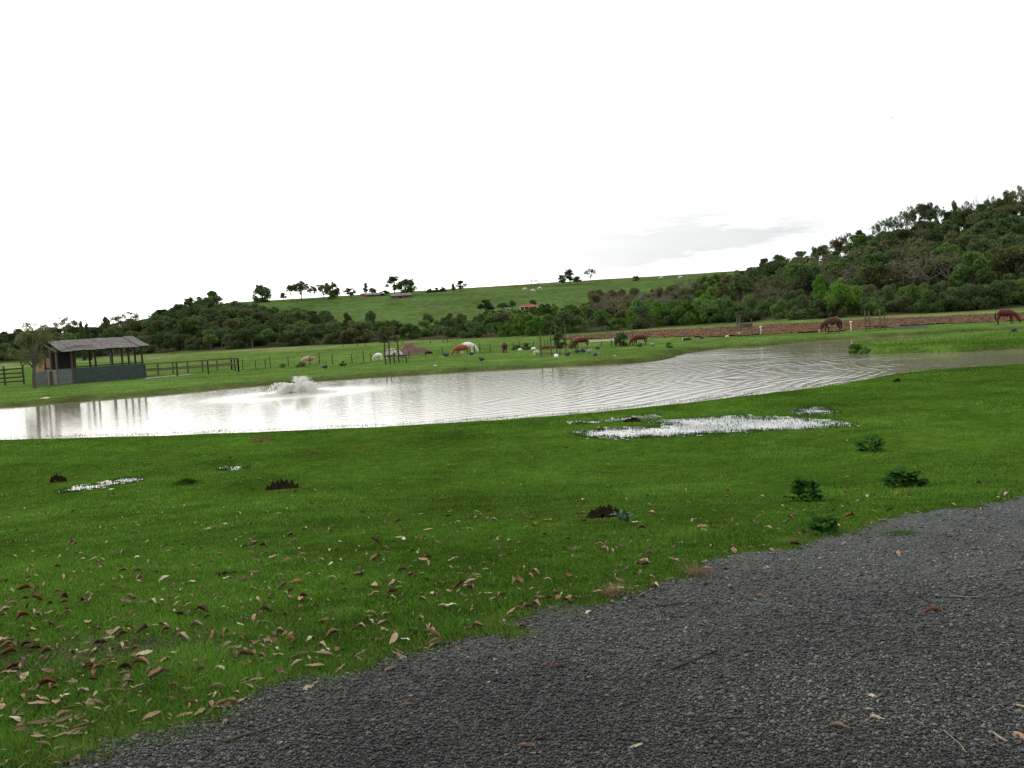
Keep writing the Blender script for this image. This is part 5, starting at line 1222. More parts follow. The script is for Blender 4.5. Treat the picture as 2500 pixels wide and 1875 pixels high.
def quadruped(kind, label, P, height, heading, m_body, group=None, head_up=False, name=None, m_hair=None, long_=1.0):
    """grazing cow or horse, +X forward; height in metres at the back"""
    horse = kind == 'horse'
    s = height / (1.5 if horse else 1.35)
    t = thing(name or kind, label, kind, P, heading, group, scale=s)
    if horse:
        J = [(-.62, 0, 1.22, .25, .29), (-.15, 0, 1.15, .27, .30), (.30, 0, 1.17, .25, .29), (.60, 0, 1.18, .19, .27), (.88, 0, .98, .13, .19), (1.10, 0, .62, .09, .14), (1.22, 0, .40, .08, .12), (1.30, 0, .20, .065, .085), (1.33, 0, .09, .05, .06)]
    else:
        J = [(-.70, 0, 1.04, .25, .26), (-.18, 0, .96, .30, .34), (.32, 0, .95, .28, .33), (.62, 0, 1.00, .20, .27), (.88, 0, .86, .13, .20), (1.08, 0, .58, .11, .16), (1.20, 0, .40, .10, .12), (1.30, 0, .20, .07, .09), (1.34, 0, .08, .055, .06)]
    if head_up:
        J[4:] = [(.86, 0, 1.28, .12, .17), (1.02, 0, 1.52, .09, .13), (1.14, 0, 1.58, .09, .11), (1.34, 0, 1.46, .06, .08), (1.44, 0, 1.40, .05, .06)]
    E = [(i, i + 1) for i in range(8)]
    k = 1.12 if horse else 1.0
    for sy in (1, -1):
        b = len(J); o_ = .05 * sy
        J += [(-.70, .15 * sy, .92 * k, .14, .17), (-.60 + o_, .17 * sy, .66 * k, .09, .11), (-.78 + o_, .17 * sy, .44 * k, .045, .055), (-.75 + o_, .17 * sy, .16 * k, .038, .04), (-.70 + o_, .17 * sy, .03, .05, .055)]
        E += [(0, b), (b, b + 1), (b + 1, b + 2), (b + 2, b + 3), (b + 3, b + 4)]
        b = len(J); o_ = -.09 * sy
        J += [(.50, .14 * sy, .82 * k, .11, .15), (.52 + o_, .15 * sy, .45 * k, .055, .06), (.52 + o_, .15 * sy, .16 * k, .036, .04), (.55 + o_, .15 * sy, .03, .05, .055)]
        E += [(3, b), (b, b + 1), (b + 1, b + 2), (b + 2, b + 3)]
    if long_ != 1.0: J = [(j[0] * long_,) + tuple(j[1:]) for j in J]
    skin_mesh('body', J, E, m_body, t, 1, fat=1.42 if horse else 1.33)
    hd = J[6]
    for sy in (1, -1):
        b = MB(); a = (hd[0] - .02, .07 * sy, hd[2] + .06)
        w_ = .04 if horse else .06; l_ = .14 if horse else .16; dz = .14 if horse else .02
        b.add([(a[0] - w_, a[1], a[2]), (a[0] + w_, a[1], a[2]), (a[0] - .02, a[1] + l_ * sy * (.4 if horse else 1), a[2] + dz), (a[0], a[1] + .02 * sy, a[2] - .03)], [(0, 1, 2), (1, 3, 2), (3, 0, 2), (0, 3, 1)]); b.build('ear', m_body, t)
    hip = J[0]; b = MB()
    if horse: b.tube([(hip[0] - .24, 0, hip[2] + .08), (hip[0] - .36, 0, hip[2] - .15), (hip[0] - .34, 0, .75), (hip[0] - .30, 0, .38)], [.04, .075, .085, .03], 7)
    else: b.tube([(hip[0] - .22, 0, hip[2] + .12), (hip[0] - .31, 0, hip[2] - .2), (hip[0] - .30, 0, .62), (hip[0] - .30, 0, .42)], [.03, .02, .02, .055], 6)
    b.build('tail', m_hair or (M['black_hair'] if horse else m_body), t, smooth=True)
    if horse:
        b = MB(); n_ = 7; pts = []
        A_, B_ = Vector(J[3][:3]) + Vector((-.05, 0, .24)), Vector(J[6][:3]) + Vector((.0, 0, .13))
        mid = Vector(J[4][:3]) + Vector((.05, 0, .20))
        for i in range(n_ + 1):
            f = i / n_; q = A_ * (1 - f) ** 2 + mid * 2 * f * (1 - f) + B_ * f * f; pts.append(q)
        vs = [];
        for i, q in enumerate(pts): vs += [tuple(q + Vector((0, .02, .03))), tuple(q + Vector((-.06, .12, -.26 - .05 * (i % 2)))), tuple(q + Vector((-.02, -.10, -.16)))]
        b.add(vs, [f for i in range(n_) for f in ((i * 3, i * 3 + 3, i * 3 + 4, i * 3 + 1), (i * 3, i * 3 + 2, i * 3 + 5, i * 3 + 3))]); b.build('mane', M['black_hair'], t)
    else:
        for sy in (1, -1): MB().tube([(hd[0] - .06, .05 * sy, hd[2] + .1), (hd[0] - .06, .15 * sy, hd[2] + .14), (hd[0] - .02, .19 * sy, hd[2] + .22)], [.022, .018, .006], 5).build('horn', M['wood_pale'], t)
    for q in (J[13], J[17], J[22], J[26]) if len(J) > 26 else (): MB().tube([(q[0], q[1], .0), (q[0], q[1], .06)], [.062, .05], 8).build('hoof', M['hoof'], t)
    return t
def pxh(px_, yb, yt): p = at(px_, yb); return p, (yb - yt) * mpp(p)
p, h = pxh(756, 890, 869); quadruped('cow', 'pale tan cow grazing behind the wire fence above the fountain', p, h, math.pi + .15, M['tan_cow'], long_=1.1)
p, h = pxh(924, 880, 862); quadruped('cow', 'small white calf grazing left of the tall dark stakes', p, h, math.pi - .5, M['white_cow'])
p, h = pxh(957, 876, 853); quadruped('cow', 'white cow with reddish back standing behind the tall dark stakes', p + Vector((0, .6, 0)), h * 1.05, .1, M['cow_white_patch'], long_=1.1)
p, h = pxh(1128, 867, 841); quadruped('cow', 'red-brown cow grazing to the left in front of a white one', p, h, math.pi + .2, M['brown_cow'])
p, h = pxh(1141, 863, 838.5); quadruped('cow', 'white cow grazing to the right behind the red-brown cow', p + Vector((0, 1.6, 0)), h * 1.1, -.25, M['white_cow'])
p, h = pxh(1232, 861.5, 837); quadruped('cow', 'dark brown cow seen from behind in the middle of the pasture', p, h * 1.05, math.pi / 2 + .12, M['dark_cow'])
p, h = pxh(1419, 850, 827); quadruped('horse', 'chestnut horse grazing to the left beside the pen with the reddish board', p, h * 1.12, math.pi + .2, M['bay'], m_hair=M['bay'], long_=1.2)
p, h = pxh(1562, 843, 821.5); quadruped('horse', 'chestnut horse grazing to the left behind the right tall pale stakes', p, h * 1.2, math.pi + .1, M['bay'], m_hair=M['bay'], long_=1.15)
p, h = pxh(2032, 814, 776); quadruped('horse', 'dark horse with a pale roan rump grazing left before the ploughed strip', p, h, math.pi + .12, M['roan'])
p, h = pxh(2456, 791, 759); quadruped('horse', 'brown horse with black mane grazing to the right at the right picture edge', p, h * 1.1, -.45, M['bay'])
for a, c, h_, lb in ((1282, 709, 5, 'tiny white cow on the crest slope, left of the next two'), (1301, 713, 6, 'tiny white cow lowest of the three below the bare crest trees'), (1318, 707, 4, 'tiny white cow right below the bare crest trees'), (1615, 681, 4, 'tiny white cow on the crest left of the bright skyline tree'), (1662, 680, 4, 'tiny white cow nearest the bright skyline tree')):
    p = at(a, c); quadruped('cow', lb, p, max(1.1, h_ * mpp(p)), rr.choice((0.1, 3.0)), M['white_cow'])

M['fowl_dark'] = mat('slate_feathers', (.050, .055, .062), .7, .35, 30); M['fowl_grey'] = mat('light_grey_feathers', (.22, .23, .24), .7, .3, 30); M['fowl_white'] = mat('white_feathers', (.75, .72, .66), .7, .08, 20); M['fowl_cream'] = mat('cream_feathers', (.60, .50, .38), .7, .15, 20)
M['leg_horn'] = mat('bird_leg', (.30, .15, .06), .6, .1); M['fowl_head'] = mat('pale_bald_skin', (.62, .60, .58), .6, .1, 10)
def fowl(label, px_, yb, hpx, heading, m_body, m_head=None, peck=False, cat='guinea fowl', scale=1.0):
    p = at(px_, yb); s = hpx * mpp(p) / (.40 if peck else .50) * scale
    t = thing(cat.replace(' ', '_'), label, cat, p, heading, 'fowl feeding on the far bank', scale=s)
    nk = [(.20, 0, .30, .045), (.27, 0, .20, .026), (.31, 0, .10, .026)] if peck else [(.19, 0, .36, .045), (.22, 0, .43, .024), (.24, 0, .47, .026)]
    skin_mesh('body', [(-.30, 0, .20, .025), (-.20, 0, .25, .085), (-.02, 0, .27, .135), (.12, 0, .28, .105)] + [(a, b, c, d) for a, b, c, d in nk[:2]], [(0, 1), (1, 2), (2, 3), (3, 4), (4, 5)], m_body, t, 2)
    q = nk[2]; hx, hz = q[0], q[2]
    MB().tube([(hx - .03, 0, hz + .03), (hx, 0, hz + .01), (hx + .035, 0, hz), (hx + .085, 0, hz - .015)], [.012, .032, .026, .004], 7).build('head', m_head or m_body, t, smooth=True)
    for sy in (1, -1): MB().tube([(0, .05 * sy, .17), (.01, .05 * sy, .02), (.07, .05 * sy, .0)], [.014, .011, .008], 5).build('leg', M['leg_horn'], t)
    return t
L_, R_ = math.pi, 0.0
fowl('dark fowl alone at the water side of the fence right of the fountain', 794, 902, 11, R_ + .3, M['fowl_dark'], M['fowl_head'], True)
fowl('dark fowl pecking left below the red-brown cow', 1090, 873, 11, L_ - .3, M['fowl_dark'], M['fowl_head'], True)
fowl('dark fowl pecking just right below the red-brown cow', 1151, 869, 9, L_, M['fowl_dark'], M['fowl_head'], True)
fowl('dark fowl with raised neck looking left on the open bank', 1176, 884, 14, L_ + .2, M['fowl_dark'], M['fowl_dark'], cat='guinea fowl')
fowl('small white fowl left of the pen, farthest left of the white ones', 1270, 859, 8, R_, M['fowl_white'], M['fowl_head'], True)
fowl('small white fowl at the left side of the pen with the reddish board', 1303, 857, 9, R_ + .2, M['fowl_white'], M['fowl_head'], True)
fowl('large cream fowl at the left corner stake of the pen', 1310, 868, 12, L_ + .2, M['fowl_cream'], M['fowl_cream'], True, cat='hen')
fowl('white fowl facing away below the pen with the reddish board', 1358, 877, 11, 1.3, M['fowl_white'], M['fowl_dark'], True, cat='hen')
fowl('slate fowl at the right corner stake of the pen', 1386, 871, 14, R_ + .2, M['fowl_dark'], M['fowl_head'])
fowl('slate fowl with head down, left one of the close pair right of the pen', 1410, 864, 11, L_, M['fowl_dark'], M['fowl_dark'], True)
fowl('slate fowl with white head raised, right one of the close pair', 1424, 863, 13, L_ + .4, M['fowl_dark'], M['fowl_head'])
fowl('pale grey fowl between the close pair and the dark right fowl', 1439, 864, 12, R_, M['fowl_grey'], M['fowl_head'])
fowl('dark fowl behind the others facing left with raised white head', 1459, 855, 11, L_, M['fowl_dark'], M['fowl_head'])
fowl('dark fowl with white head facing right, nearest of its cluster', 1454, 871, 11, R_, M['fowl_dark'], M['fowl_head'])
fowl('slate fowl with white head standing under the right chestnut horse', 1562, 850, 15, R_, M['fowl_dark'], M['fowl_head'])
fowl('grey and white fowl pecking right of the right chestnut horse', 1593, 847, 9, R_, M['fowl_grey'], M['fowl_dark'], True)
fowl('small dark fowl near the ploughed strip left of the stake shelter', 1713, 829, 8, L_, M['fowl_dark'], M['fowl_dark'], True)
fowl('greyish brown fowl just left of the stake shelter', 1776, 826, 7, R_, M['fowl_cream'], M['fowl_dark'], True)
fowl('dark bird standing in the shallow channel at the right picture edge', 2475, 813, 11, R_, M['fowl_dark'], M['fowl_dark'], True, cat='duck')
for a, c, lb in ((105, 475, 'tiny dark bird flying in the white sky at left'), (2178, 287, 'tiny dark bird flying high in the sky at right'), (1451, 141, 'speck of a bird near the top of the sky')):
    d = rays([a], [c])[0]; q = Vector(d * 120 / d[1]) + Vector((0, 0, CAMH)); t = thing('flying_bird', lb, 'bird', q, rr.uniform(0, 6))
    sb_ = .55 if c > 200 else .35
    MB().tube([(-.3 * sb_, 0, 0), (0, 0, 0), (.3 * sb_, 0, 0)], [.02, .07 * sb_, .02], 6).build('body', M['black_hair'], t)
    for sy in (1, -1): MB().add([(-.08 * sb_, 0, 0), (.1 * sb_, 0, 0), (.0, .35 * sb_ * sy, .12), (-.12 * sb_, .7 * sb_ * sy, .02), (-.1 * sb_, .3 * sb_ * sy, .1)], [(0, 1, 2, 4), (4, 2, 3)]).build('wing', M['black_hair'], t)
# small log and stones on the far bank
p = at(1673, 831); t = thing('log', 'short log with a pale cut end lying before the ploughed strip', 'log', p, .1)
MB().tube([(-.3, 0, .15), (.75, 0, .16)], [.15, .13], 8).build('trunk_piece', M['wood_dark'], t); MB().tube([(-.34, 0, .15), (-.301, 0, .15)], [.14, .14], 8).build('cut_end', M['wood_pale'], t)
M['stone_pale'] = mat('pale_stone', (.55, .5, .44), .9, .15, 5)
for a, c, w_, lb in ((1062, 893, 10, 'flat pale stone on the far bank right of the stake pen'), (1501, 869, 6, 'small pale stone on the bank below the chestnut horses'), (112, 972, 22, 'pale flat scrap on the bank in front of the shed'), (2068, 1075, 6, 'small pale pebble by the flooded patch')):
    p = at(a, c); m_ = mpp(p); heap('stone', lb, 'stone', p + Vector((0, 0, -.01)), w_ * m_, w_ * m_ * .7, 2.6 * m_, M['stone_pale'], a, .12, 8, 2)

# ------------------------------------------------------------------ aerator fountain
aer = thing('aerator', 'floating pond aerator throwing up a low white crown of splashing water', 'fountain', (AX, AY, WATER_Z))
def spray_mat():
    m = bpy.data.materials.new('white_spray'); m.use_nodes = True; t = m.node_tree; b = t.nodes['Principled BSDF']
    b.inputs['Base Color'].default_value = (.95, .94, .91, 1); b.inputs['Roughness'].default_value = .35
    tr = N(t, 'ShaderNodeBsdfTranslucent'); tr.inputs['Color'].default_value = (.95, .94, .91, 1); ms = N(t, 'ShaderNodeMixShader'); ms.inputs[0].default_value = .5
    t.links.new(b.outputs[0], ms.inputs[1]); t.links.new(tr.outputs[0], ms.inputs[2]); t.links.new(ms.outputs[0], t.nodes['Material Output'].inputs['Surface']); return m
M['spray'] = spray_mat()
MB().tube([(0, 0, -.15), (0, 0, .10), (0, 0, .13)], [.55, .55, .45], 18).build('float', M['black_hair'], aer)
MB().tube([(0, 0, .1), (0, 0, .3)], [.22, .28], 12).build('nozzle', M['dark'], aer)
r = np.random.default_rng(11)
nj = 54; ja = r.uniform(0, 6.28, nj); jv = r.uniform(2.1, 3.5, nj); jr = r.uniform(.9, 2.3, nj); jv[r.integers(0, nj, 9)] *= 1.28
n = 26000; ji = r.integers(0, nj, n); tt2 = r.random(n) ** .8
T = 2 * jv[ji] / 9.81; tm = tt2 * T
a_ = ja[ji] + r.normal(0, .05 + .09 * tt2, n); rad_ = .22 + jr[ji] * tm * (1 + r.normal(0, .07, n)); zz = .10 + jv[ji] * tm - 4.905 * tm ** 2 + r.normal(0, .02 + .05 * tt2, n)
k = zz > .0
X = rad_ * np.cos(a_); Y = rad_ * np.sin(a_); S = r.uniform(.009, .028, n)
o = octa_field('splash', X[k], Y[k], zz[k], S[k], np.ones((k.sum(), 3)), M['spray'], 1.3); o.parent = aer; o['kind'] = 'stuff'
n = 5000; a_ = r.uniform(0, 6.28, n); rad_ = np.abs(r.normal(1.5, .75, n)); zz = np.abs(r.normal(0, .05, n)) * (rad_ < 2.2)
o = octa_field('foam', rad_ * np.cos(a_), rad_ * np.sin(a_), zz + .005, r.uniform(.015, .05, n), np.ones((n, 3)), M['spray'], .5); o.parent = aer; o['kind'] = 'stuff'

# ------------------------------------------------------------------ weeds on the near lawn
M['weed'] = mat('weed_leaf', (.034, .088, .016), .7, .4, 9, .004, spec=.0, translucent=.2); M['thistle'] = mat('thistle_leaf', (.065, .125, .045), .7, .3, 14, .003, translucent=.15)
def lobed_leaf(L, Wd, lobes, curl, seed, up=.35):
    """a leaf on its stalk, built from the foot outwards along +X"""
    r_ = random.Random(seed); vs = [(0, 0, 0)]; n_ = 18; c = (L * .62, 0, up * L)
    vs.append(c)
    for i in range(n_):
        a = math.pi + 2 * math.pi * (i + .5) / n_; k_ = 1 - .24 * (i % (n_ // lobes) == 0) + r_.uniform(-.06, .06)
        x_ = c[0] + math.cos(a) * L * .42 * k_; y_ = math.sin(a) * Wd * .5 * k_
        vs.append((x_, y_, c[2] + .02 * math.sin(a * lobes) - curl * ((x_ - c[0]) ** 2 + y_ ** 2) / L * 1.4 + .12 * (x_ - c[0])))
    fs = [(1, 2 + i, 2 + (i + 1) % n_) for i in range(n_)]; b = len(vs)
    vs += [(0, -.004, 0), (0, .004, 0), (c[0], .004, c[2] - .004), (c[0], -.004, c[2] - .004)]; fs.append((b, b + 1, b + 2, b + 3))
    me = bpy.data.meshes.new('leaf'); me.from_pydata(vs, [], fs); me.update(); return me
LM = [lobed_leaf(1, .95, 6, .5, q, u_) for q, u_ in enumerate((.15, .35, .6, .9))]
for me_ in LM: me_.materials.append(M['weed'])
for a, c, w_, h_, nl, lb in ((2120, 1101, 66, 30, 17, 'dark lobed weed on the lawn farthest from the road, below the flooded patch'), (2203, 1188, 96, 38, 24, 'widest dark lobed weed, rightmost on the lawn'), (1966, 1222, 80, 52, 24, 'bushy dark weed in the middle of the three larger ones'),
                            (2012, 1302, 72, 48, 22, 'dark weed at the very edge of the gravel road')):
    p = at(a, c); m_ = mpp(p); R_w = w_ * m_ / 2; t = thing('lobed_weed', lb, 'weed', p)
    for k in range(int(nl * 1.6)):
        o = link('leaf', LM[rr.randrange(4)], None, t); s_ = R_w * rr.uniform(.6, 1.0)
        a2 = rr.uniform(0, 6.28); d_ = rr.uniform(0, .45) * R_w
        o.location = (math.cos(a2) * d_, math.sin(a2) * d_, rr.uniform(0, .3) * h_ * m_); o.rotation_euler = (rr.uniform(-.3, .3), rr.uniform(-.35, .1), a2 + rr.uniform(-.5, .5)); o.scale = (s_, s_, s_ * min(1.4, h_ / w_ * 2.0))
vs = [(0, 0, 0)]; 
for i in range(9): f = (i + 1) / 10; vs += [(f, .13 * math.sin(f * 3.0) * (1.25 if i % 2 else .45), .30 * math.sin(f * 2.6)), (f, -.13 * math.sin(f * 3.0) * (1.25 if i % 2 else .45), .30 * math.sin(f * 2.6))]
vs.append((1.02, 0, .12)); fs = [(0, 2, 1)] + [(1 + 2 * i, 2 + 2 * i, 4 + 2 * i, 3 + 2 * i) for i in range(8)] + [(17, 18, 19)]
tme = bpy.data.meshes.new('leaf'); tme.from_pydata(vs, [], fs); tme.update(); tme.materials.append(M['thistle'])
p = at(1524, 1283); m_ = mpp(p); t = thing('thistle', 'small grey-green spiky thistle beside the torn dark mud', 'weed', p)
for k in range(22):
    o = link('leaf', tme, None, t); s_ = 42 * m_ * rr.uniform(.5, 1.0); o.rotation_euler = (0, -rr.uniform(-.1, .9), k * 2.4); o.scale = (s_, s_ * 1.3, s_); o.location = (rr.uniform(-.05, .05), rr.uniform(-.05, .05), rr.uniform(0, .08))
p = at(455, 1180); m_ = mpp(p); n = 900
a_ = r.uniform(0, 6.28, n); q_ = np.abs(r.normal(0, 26 * m_, n)); x, y = p.x + np.cos(a_) * q_, p.y + np.sin(a_) * q_
o = blades('grass_tussock', x, y, base_h(x, y), r.uniform(.05, .17, n) * np.exp(-(q_ / (34 * m_)) ** 2), np.full(n, .012), np.tile(np.array([.022, .058, .008]), (n, 1)) * r.uniform(.6, 1.4, (n, 1)), .6)
tag(o, 'taller dark green grass tussock right of the narrow bright puddle', 'grass tussock')
p = at(2195, 1307); m_ = mpp(p); n = 500; x, y = p.x + r.normal(0, 22 * m_, n), p.y + r.normal(0, 20 * m_, n)
o = blades('grass_tussock', x, y, base_h(x, y), r.uniform(.015, .05, n), np.full(n, .006), np.tile(np.array([.06, .13, .015]), (n, 1)) * r.uniform(.6, 1.4, (n, 1)), .6)
o.name = 'grass_patch'; o['kind'] = 'stuff'
for a, c, w_, lb in ((1705, 1405, 44, 'tangled tuft of dry straw on the corner of lawn and gravel'), (1497, 1455, 40, 'dry straw tuft at the road edge left of the tangled one')):
    p = at(a, c); m_ = mpp(p); n = 260; x, y = p.x + r.normal(0, w_ * m_ * .3, n), p.y + r.normal(0, w_ * m_ * .3, n)
    o = blades('straw_tuft', x, y, base_h(x, y) + .01, r.uniform(.01, .09, n), np.full(n, .0045), np.tile(np.array([.26, .19, .11]), (n, 1)) * r.uniform(.35, 1.3, (n, 1)), 1.1); tag(o, lb, 'straw tuft')

# ------------------------------------------------------------------ fallen leaves and twigs
def dry_leaf_mesh(seed, kind):
    r_ = random.Random(seed); vs = []; n_ = 8; asp = {'long': .20, 'oval': .38, 'folded': .34}[kind]
    bend = r_.uniform(-.9, .9); cup = {'long': .5, 'oval': .35, 'folded': 1.5}[kind] * r_.uniform(.6, 1.2); tw = r_.uniform(-.9, .9)
    for i in range(n_ + 1):
        f = i / n_; w_ = asp * math.sin(math.pi * (f * .94 + .03)) ** .8 * .5 * (1 + r_.uniform(-.15, .15)); x_ = f - .5
        ya = bend * .13 * math.sin(f * 3.1); zc = .045 * math.sin(f * 3.14 + r_.uniform(-.2, .2)) + .045 * math.sin(f * 7 + seed)
        for s_ in (-1, 0, 1):
            zz_ = zc + abs(s_) * w_ * cup + s_ * w_ * tw * (f - .5) * 1.5 + (r_.uniform(-.03, .03) if s_ else 0)
            vs.append((x_, ya + s_ * w_ * (.75 if cup > 1 else 1), max(zz_, -.02)))
    fs = [(i * 3 + j, i * 3 + j + 3, i * 3 + j + 4, i * 3 + j + 1) for i in range(n_) for j in (0, 1)]
    b = len(vs); vs += [(-.5, -.008, .0), (-.5, .008, .0), (-.66, .01, .03), (-.66, -.006, .03)]; fs.append((b, b + 1, b + 2, b + 3))
    me = bpy.data.meshes.new('dry_leaf'); me.from_pydata(vs, [], fs); me.update(); return me
LCOL = {'tan': (.30, .195, .125), 'pale': (.44, .36, .25), 'brown': (.13, .072, .045), 'rust': (.21, .085, .045)}
LW = {'tan': 5, 'pale': 1.5, 'brown': 4.0, 'rust': 1.2}
for c_, v in LCOL.items(): M['dl_' + c_] = mat(c_ + '_dry_leaf', v, .75, .28, 3, objrand=.0, spec=.15, translucent=.12)
LMESH = {}
for kd, nv in (('long', 4), ('oval', 3), ('folded', 3)):
    for v in range(nv):
        for c_ in LCOL:
            me_ = dry_leaf_mesh(v * 17 + len(kd), kd); me_.materials.append(M['dl_' + c_]); LMESH[(kd, v, c_)] = me_
KN = {'long': 4, 'oval': 3, 'folded': 3}
fixed = [(2045, 1784, 64, 'tan', 'folded', -.45, 'long curled tan leaf on the gravel near the bottom, left of the oval one'), (2163, 1757, 34, 'brown', 'oval', 1.4, 'reddish brown oval leaf standing on end on the gravel'), (2278, 1499, 60, 'rust', 'folded', 0.03, 'reddish curled leaf on the gravel at right, largest of that area'),
         (1851, 1462, 36, 'tan', 'folded', -.35, 'curled tan leaf on the gravel near the top of the road'), (1975, 1513, 18, 'pale', 'oval', .2, 'small pale leaf on the gravel above the long arched twig'), (2120, 1737, 34, 'pale', 'long', .05, 'thin pale leaf left of the upright reddish oval one'),
         (1975, 1702, 22, 'pale', 'oval', 1.2, 'small cream leaf in the middle of the gravel'), (2492, 1735, 42, 'pale', 'folded', -1.1, 'pale leaf cut by the right picture edge'), (2063, 1808, 24, 'rust', 'long', -.4, 'small reddish leaf just below the long curled tan one'), (2452, 1576, 20, 'pale', 'long', -.6, 'small cream leaf high on the right gravel'),
         (2088, 1571, 26, 'rust', 'oval', -.1, 'small reddish leaf below the end of the arched twig'), (2455, 1325, 44, 'rust', 'long', .1, 'orange-brown leaf on the gravel at the upper right edge'), (2000, 1064, 22, 'rust', 'oval', 0, 'orange leaf lying on the lawn below the flooded patch'), (2396, 1270, 26, 'tan', 'oval', .1, 'tan leaf at the top right corner of the gravel'),
         (685, 1820, 26, 'tan', 'oval', 1.2, 'square-looking tan leaf on the gravel at bottom left'), (1193, 1672, 22, 'pale', 'folded', .9, 'yellowish leaf on the gravel just below the lawn edge'), (740, 1599, 50, 'brown', 'long', .1, 'dark curled leaf in the grass left of centre'), (1216, 1668, 20, 'tan', 'long', -.5, 'long tan leaf right of the yellowish one')]
LL = []
for a, c, w_, col_, kd, rz_, lb in fixed: LL.append((a, c, w_, col_, kd, rz_, lb))
r = np.random.default_rng(5)
cand = []
while len(cand) < 2900:
    a, c = r.uniform(-10, 2510), 1080 + 800 * r.random()
    hz_ = 803 - (a - 1250) * .063; off = c - hz_
    if off < 225: continue
    bl = np.exp(-((a - 250) / 520) ** 2 - ((c - 1680) / 230) ** 2)
    pr = .42 + .30 * (c < 1480) * (c > 1130) + .95 * bl * (0.6 + .8 * (math.sin(a * .021 + c * .013) > 0)) + .25 * (a < 1500) * (c > 1250) + .1 * (c > 1150)
    if a > 1700 and c < 1200: pr = .20
    if r.random() < pr / 1.6: cand.append((a, c))
cand = np.array(cand); x, y, z = near_hit(cand[:, 0], cand[:, 1]); sdr = road_sd(x, y); sdp = poly_sd(x, y, POND)
keep = (sdp > .3) & ((sdr > 0) | (r.random(len(x)) < .045 + .35 * np.exp(sdr / .12)))
for poly, fill in PUD: keep &= poly_sd(x, y, poly) > .1
cand, x, y, z, sdr = cand[keep], x[keep], y[keep], z[keep], sdr[keep]
dd = np.hypot(x, y); order = np.argsort(dd)
SPOT = []
def spot_words(a, c, on_road):
    col_w = 'far left' if a < 350 else 'left' if a < 850 else 'centre-left' if a < 1250 else 'centre-right' if a < 1700 else 'right'
    row_w = ('on the gravel' if on_road else 'in the bottom grass' if c > 1640 else 'in the near grass' if c > 1480 else 'on the middle lawn' if c > 1300 else 'on the upper lawn')
    return row_w, col_w
first = {}
def put_leaf(kd, col_, v, loc, L, rz_, lab, grp, tilt=(0, 0)):
    if kd == 'folded' and rr.random() < .5: kd = 'oval'; v = v % 3
    key = (kd, v, col_)
    if key in first: o = first[key].copy()
    else: o = bpy.data.objects.new('dry_leaf', LMESH[key]); first[key] = o
    o.location = loc; o.rotation_euler = (tilt[0], tilt[1], rz_); o.scale = (L, L, L * .5); C.objects.link(o)
    tag(o, lab, 'dry leaf', grp); return o
for a, c, w_, col_, kd, rz_, lb in LL:
    xx, yy, zz_ = near_hit(np.array([float(a)]), np.array([float(c)])); q = Vector((float(xx[0]), float(yy[0]), float(zz_[0]) + .028))
    put_leaf(kd, col_, rr.randrange(KN[kd]), q - Vector((0, 0, .014)), w_ * mpp(q) * .85, rz_, lb, None)
from collections import defaultdict
bucket = defaultdict(list); far_V, far_F, far_C = [], [], []
cn = list(LCOL); cw = np.array([LW[k] for k in cn]); cw = cw / cw.sum(); kinds_ = ['long', 'oval', 'folded']
for rank, i in enumerate(order):
    col_ = cn[r.choice(4, p=cw)]; kd = kinds_[r.choice(3, p=[.45, .2, .35])]; v = int(r.integers(KN[kd]))
    L = (.030 + .074 * r.random() ** 1.5) * (1.0 if r.random() < .8 else .6) * (1 + .02 * min(dd[i], 14)); rz_ = r.uniform(0, 6.28)
    up = .012 if sdr[i] < 0 else r.uniform(.008, .024)
    loc = Vector((float(x[i]), float(y[i]), float(z[i]) + up)); tilt = (r.normal(0, .22), r.normal(0, .18))
    if rank < 282:
        o = put_leaf(kd, col_, v, loc, L, rz_, None, 'dry leaves scattered over lawn and road', tilt)
        row_w, col_w = spot_words(cand[i, 0], cand[i, 1], sdr[i] < 0); bucket[(col_, kd, row_w, col_w)].append((cand[i, 0], o))
    else:
        me_ = LMESH[(kd, v, col_)]; vv = np.empty(len(me_.vertices) * 3); me_.vertices.foreach_get('co', vv); vv = vv.reshape(-1, 3) * L
        m3 = np.array((Euler((tilt[0], tilt[1], rz_)).to_matrix())); vv = vv @ m3.T + np.array(loc); b_ = sum(len(q) for q in far_V) if False else FARN if 'FARN' in globals() else 0
        fq = np.array([tuple(p_.vertices) for p_ in me_.polygons]); far_V.append(vv); far_F.append(fq + b_); far_C.append(np.tile(np.array(LCOL[col_]) * r.uniform(.75, 1.3), (len(vv), 1))); FARN = b_ + len(vv)
ordn = ('leftmost', 'second', 'third', 'fourth', 'fifth', 'sixth', 'seventh', 'eighth', 'ninth', 'tenth', 'eleventh', 'twelfth')
ORD = list(ordn) + [a_ + b_ for a_ in ('thirteenth', 'fourteenth', 'fifteenth', 'sixteenth', 'seventeenth', 'eighteenth', 'nineteenth', 'twentieth') for b_ in ('',)] + ['twenty-' + w_ for w_ in ('first', 'second', 'third', 'fourth', 'fifth', 'sixth', 'seventh', 'eighth', 'ninth')] + ['thirtieth'] * 200
shape_w = {'long': 'long narrow', 'oval': 'oval', 'folded': 'curled'}
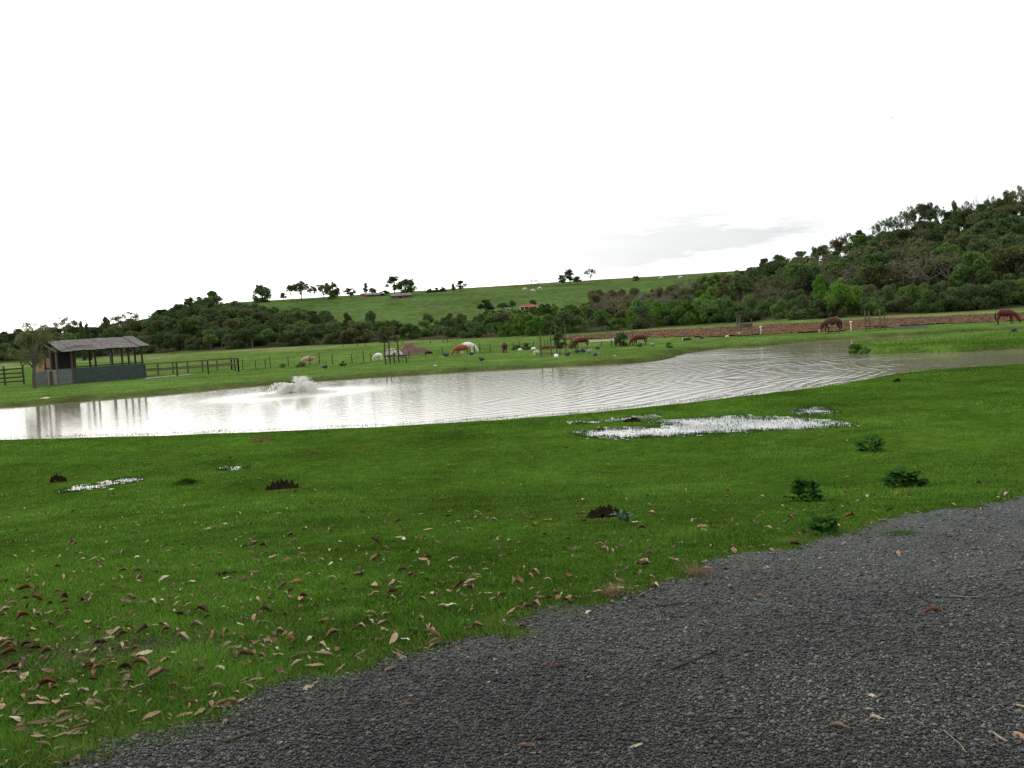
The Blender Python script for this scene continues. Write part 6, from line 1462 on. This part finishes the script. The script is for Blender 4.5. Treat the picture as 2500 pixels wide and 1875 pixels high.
for (col_, kd, row_w, col_w), q in bucket.items():
    q.sort(key=lambda e_: e_[0])
    for i, (_, o) in enumerate(q):
        pre = '' if len(q) == 1 else ORD[i] + ' '
        o['label'] = '%s%s %s dry leaf %s, %s of the picture' % (pre, shape_w[kd], {'pale': 'cream', 'rust': 'rusty red'}.get(col_, col_), row_w, col_w)
M['leaf_stuff'] = mat('scattered_dry_leaf', (1, 1, 1), .75, .2, 20, attr=True, spec=.15)
o = link('leaf_litter', mesh_np('leaf_litter', np.vstack(far_V), np.vstack(far_F), np.vstack(far_C)), M['leaf_stuff']); o['kind'] = 'stuff'
print('leaves', len(order))

def twig(label, pts, rad_, m='bark_grey', name='twig', lift=.02):
    q = [near_hit(np.array([float(a)]), np.array([float(c)])) for a, c in pts]; v = [Vector((float(u[0][0]), float(u[1][0]), float(u[2][0]) + lift)) for u in q]
    o = MB().tube(v, [rad_ * (1 - .5 * i / len(v)) for i in range(len(v))], 5).build(name, M[m]); return tag(o, label, 'twig')
M['straw'] = mat('dry_stem', (.28, .21, .14), .8, .2, 9)
twig('long thin arched twig lying across the right part of the gravel', [(1870, 1545), (1930, 1533), (1990, 1529), (2060, 1531), (2120, 1541), (2180, 1555)], .0028, 'bark')
twig('straight dark twig on the gravel left of the long arched one', [(1640, 1643), (1690, 1622), (1745, 1598)], .006, 'wood_dark')
twig('dark twig at the bottom left lying on the gravel below the lawn edge', [(548, 1820), (600, 1803), (660, 1787), (715, 1768)], .006, 'wood')
twig('fine pale stalk at the bottom right with a dark tip', [(2305, 1795), (2325, 1812), (2345, 1830), (2360, 1850)], .0022, 'straw')
twig('curved green-brown stem over the leaves in the bottom left grass', [(300, 1720), (350, 1690), (390, 1665), (418, 1640), (424, 1620)], .0022, 'bark', lift=.035)
twig('short pale stalk on the gravel near the right edge', [(2320, 1463), (2365, 1466), (2400, 1463)], .006, 'straw')
twig('thin pale stalk at the lower right corner', [(2425, 1800), (2445, 1815), (2460, 1822)], .005, 'straw')
twig('dark twig lying in the grass on the gravel edge near the centre', [(1560, 1490), (1640, 1484), (1700, 1478)], .005, 'wood_dark')
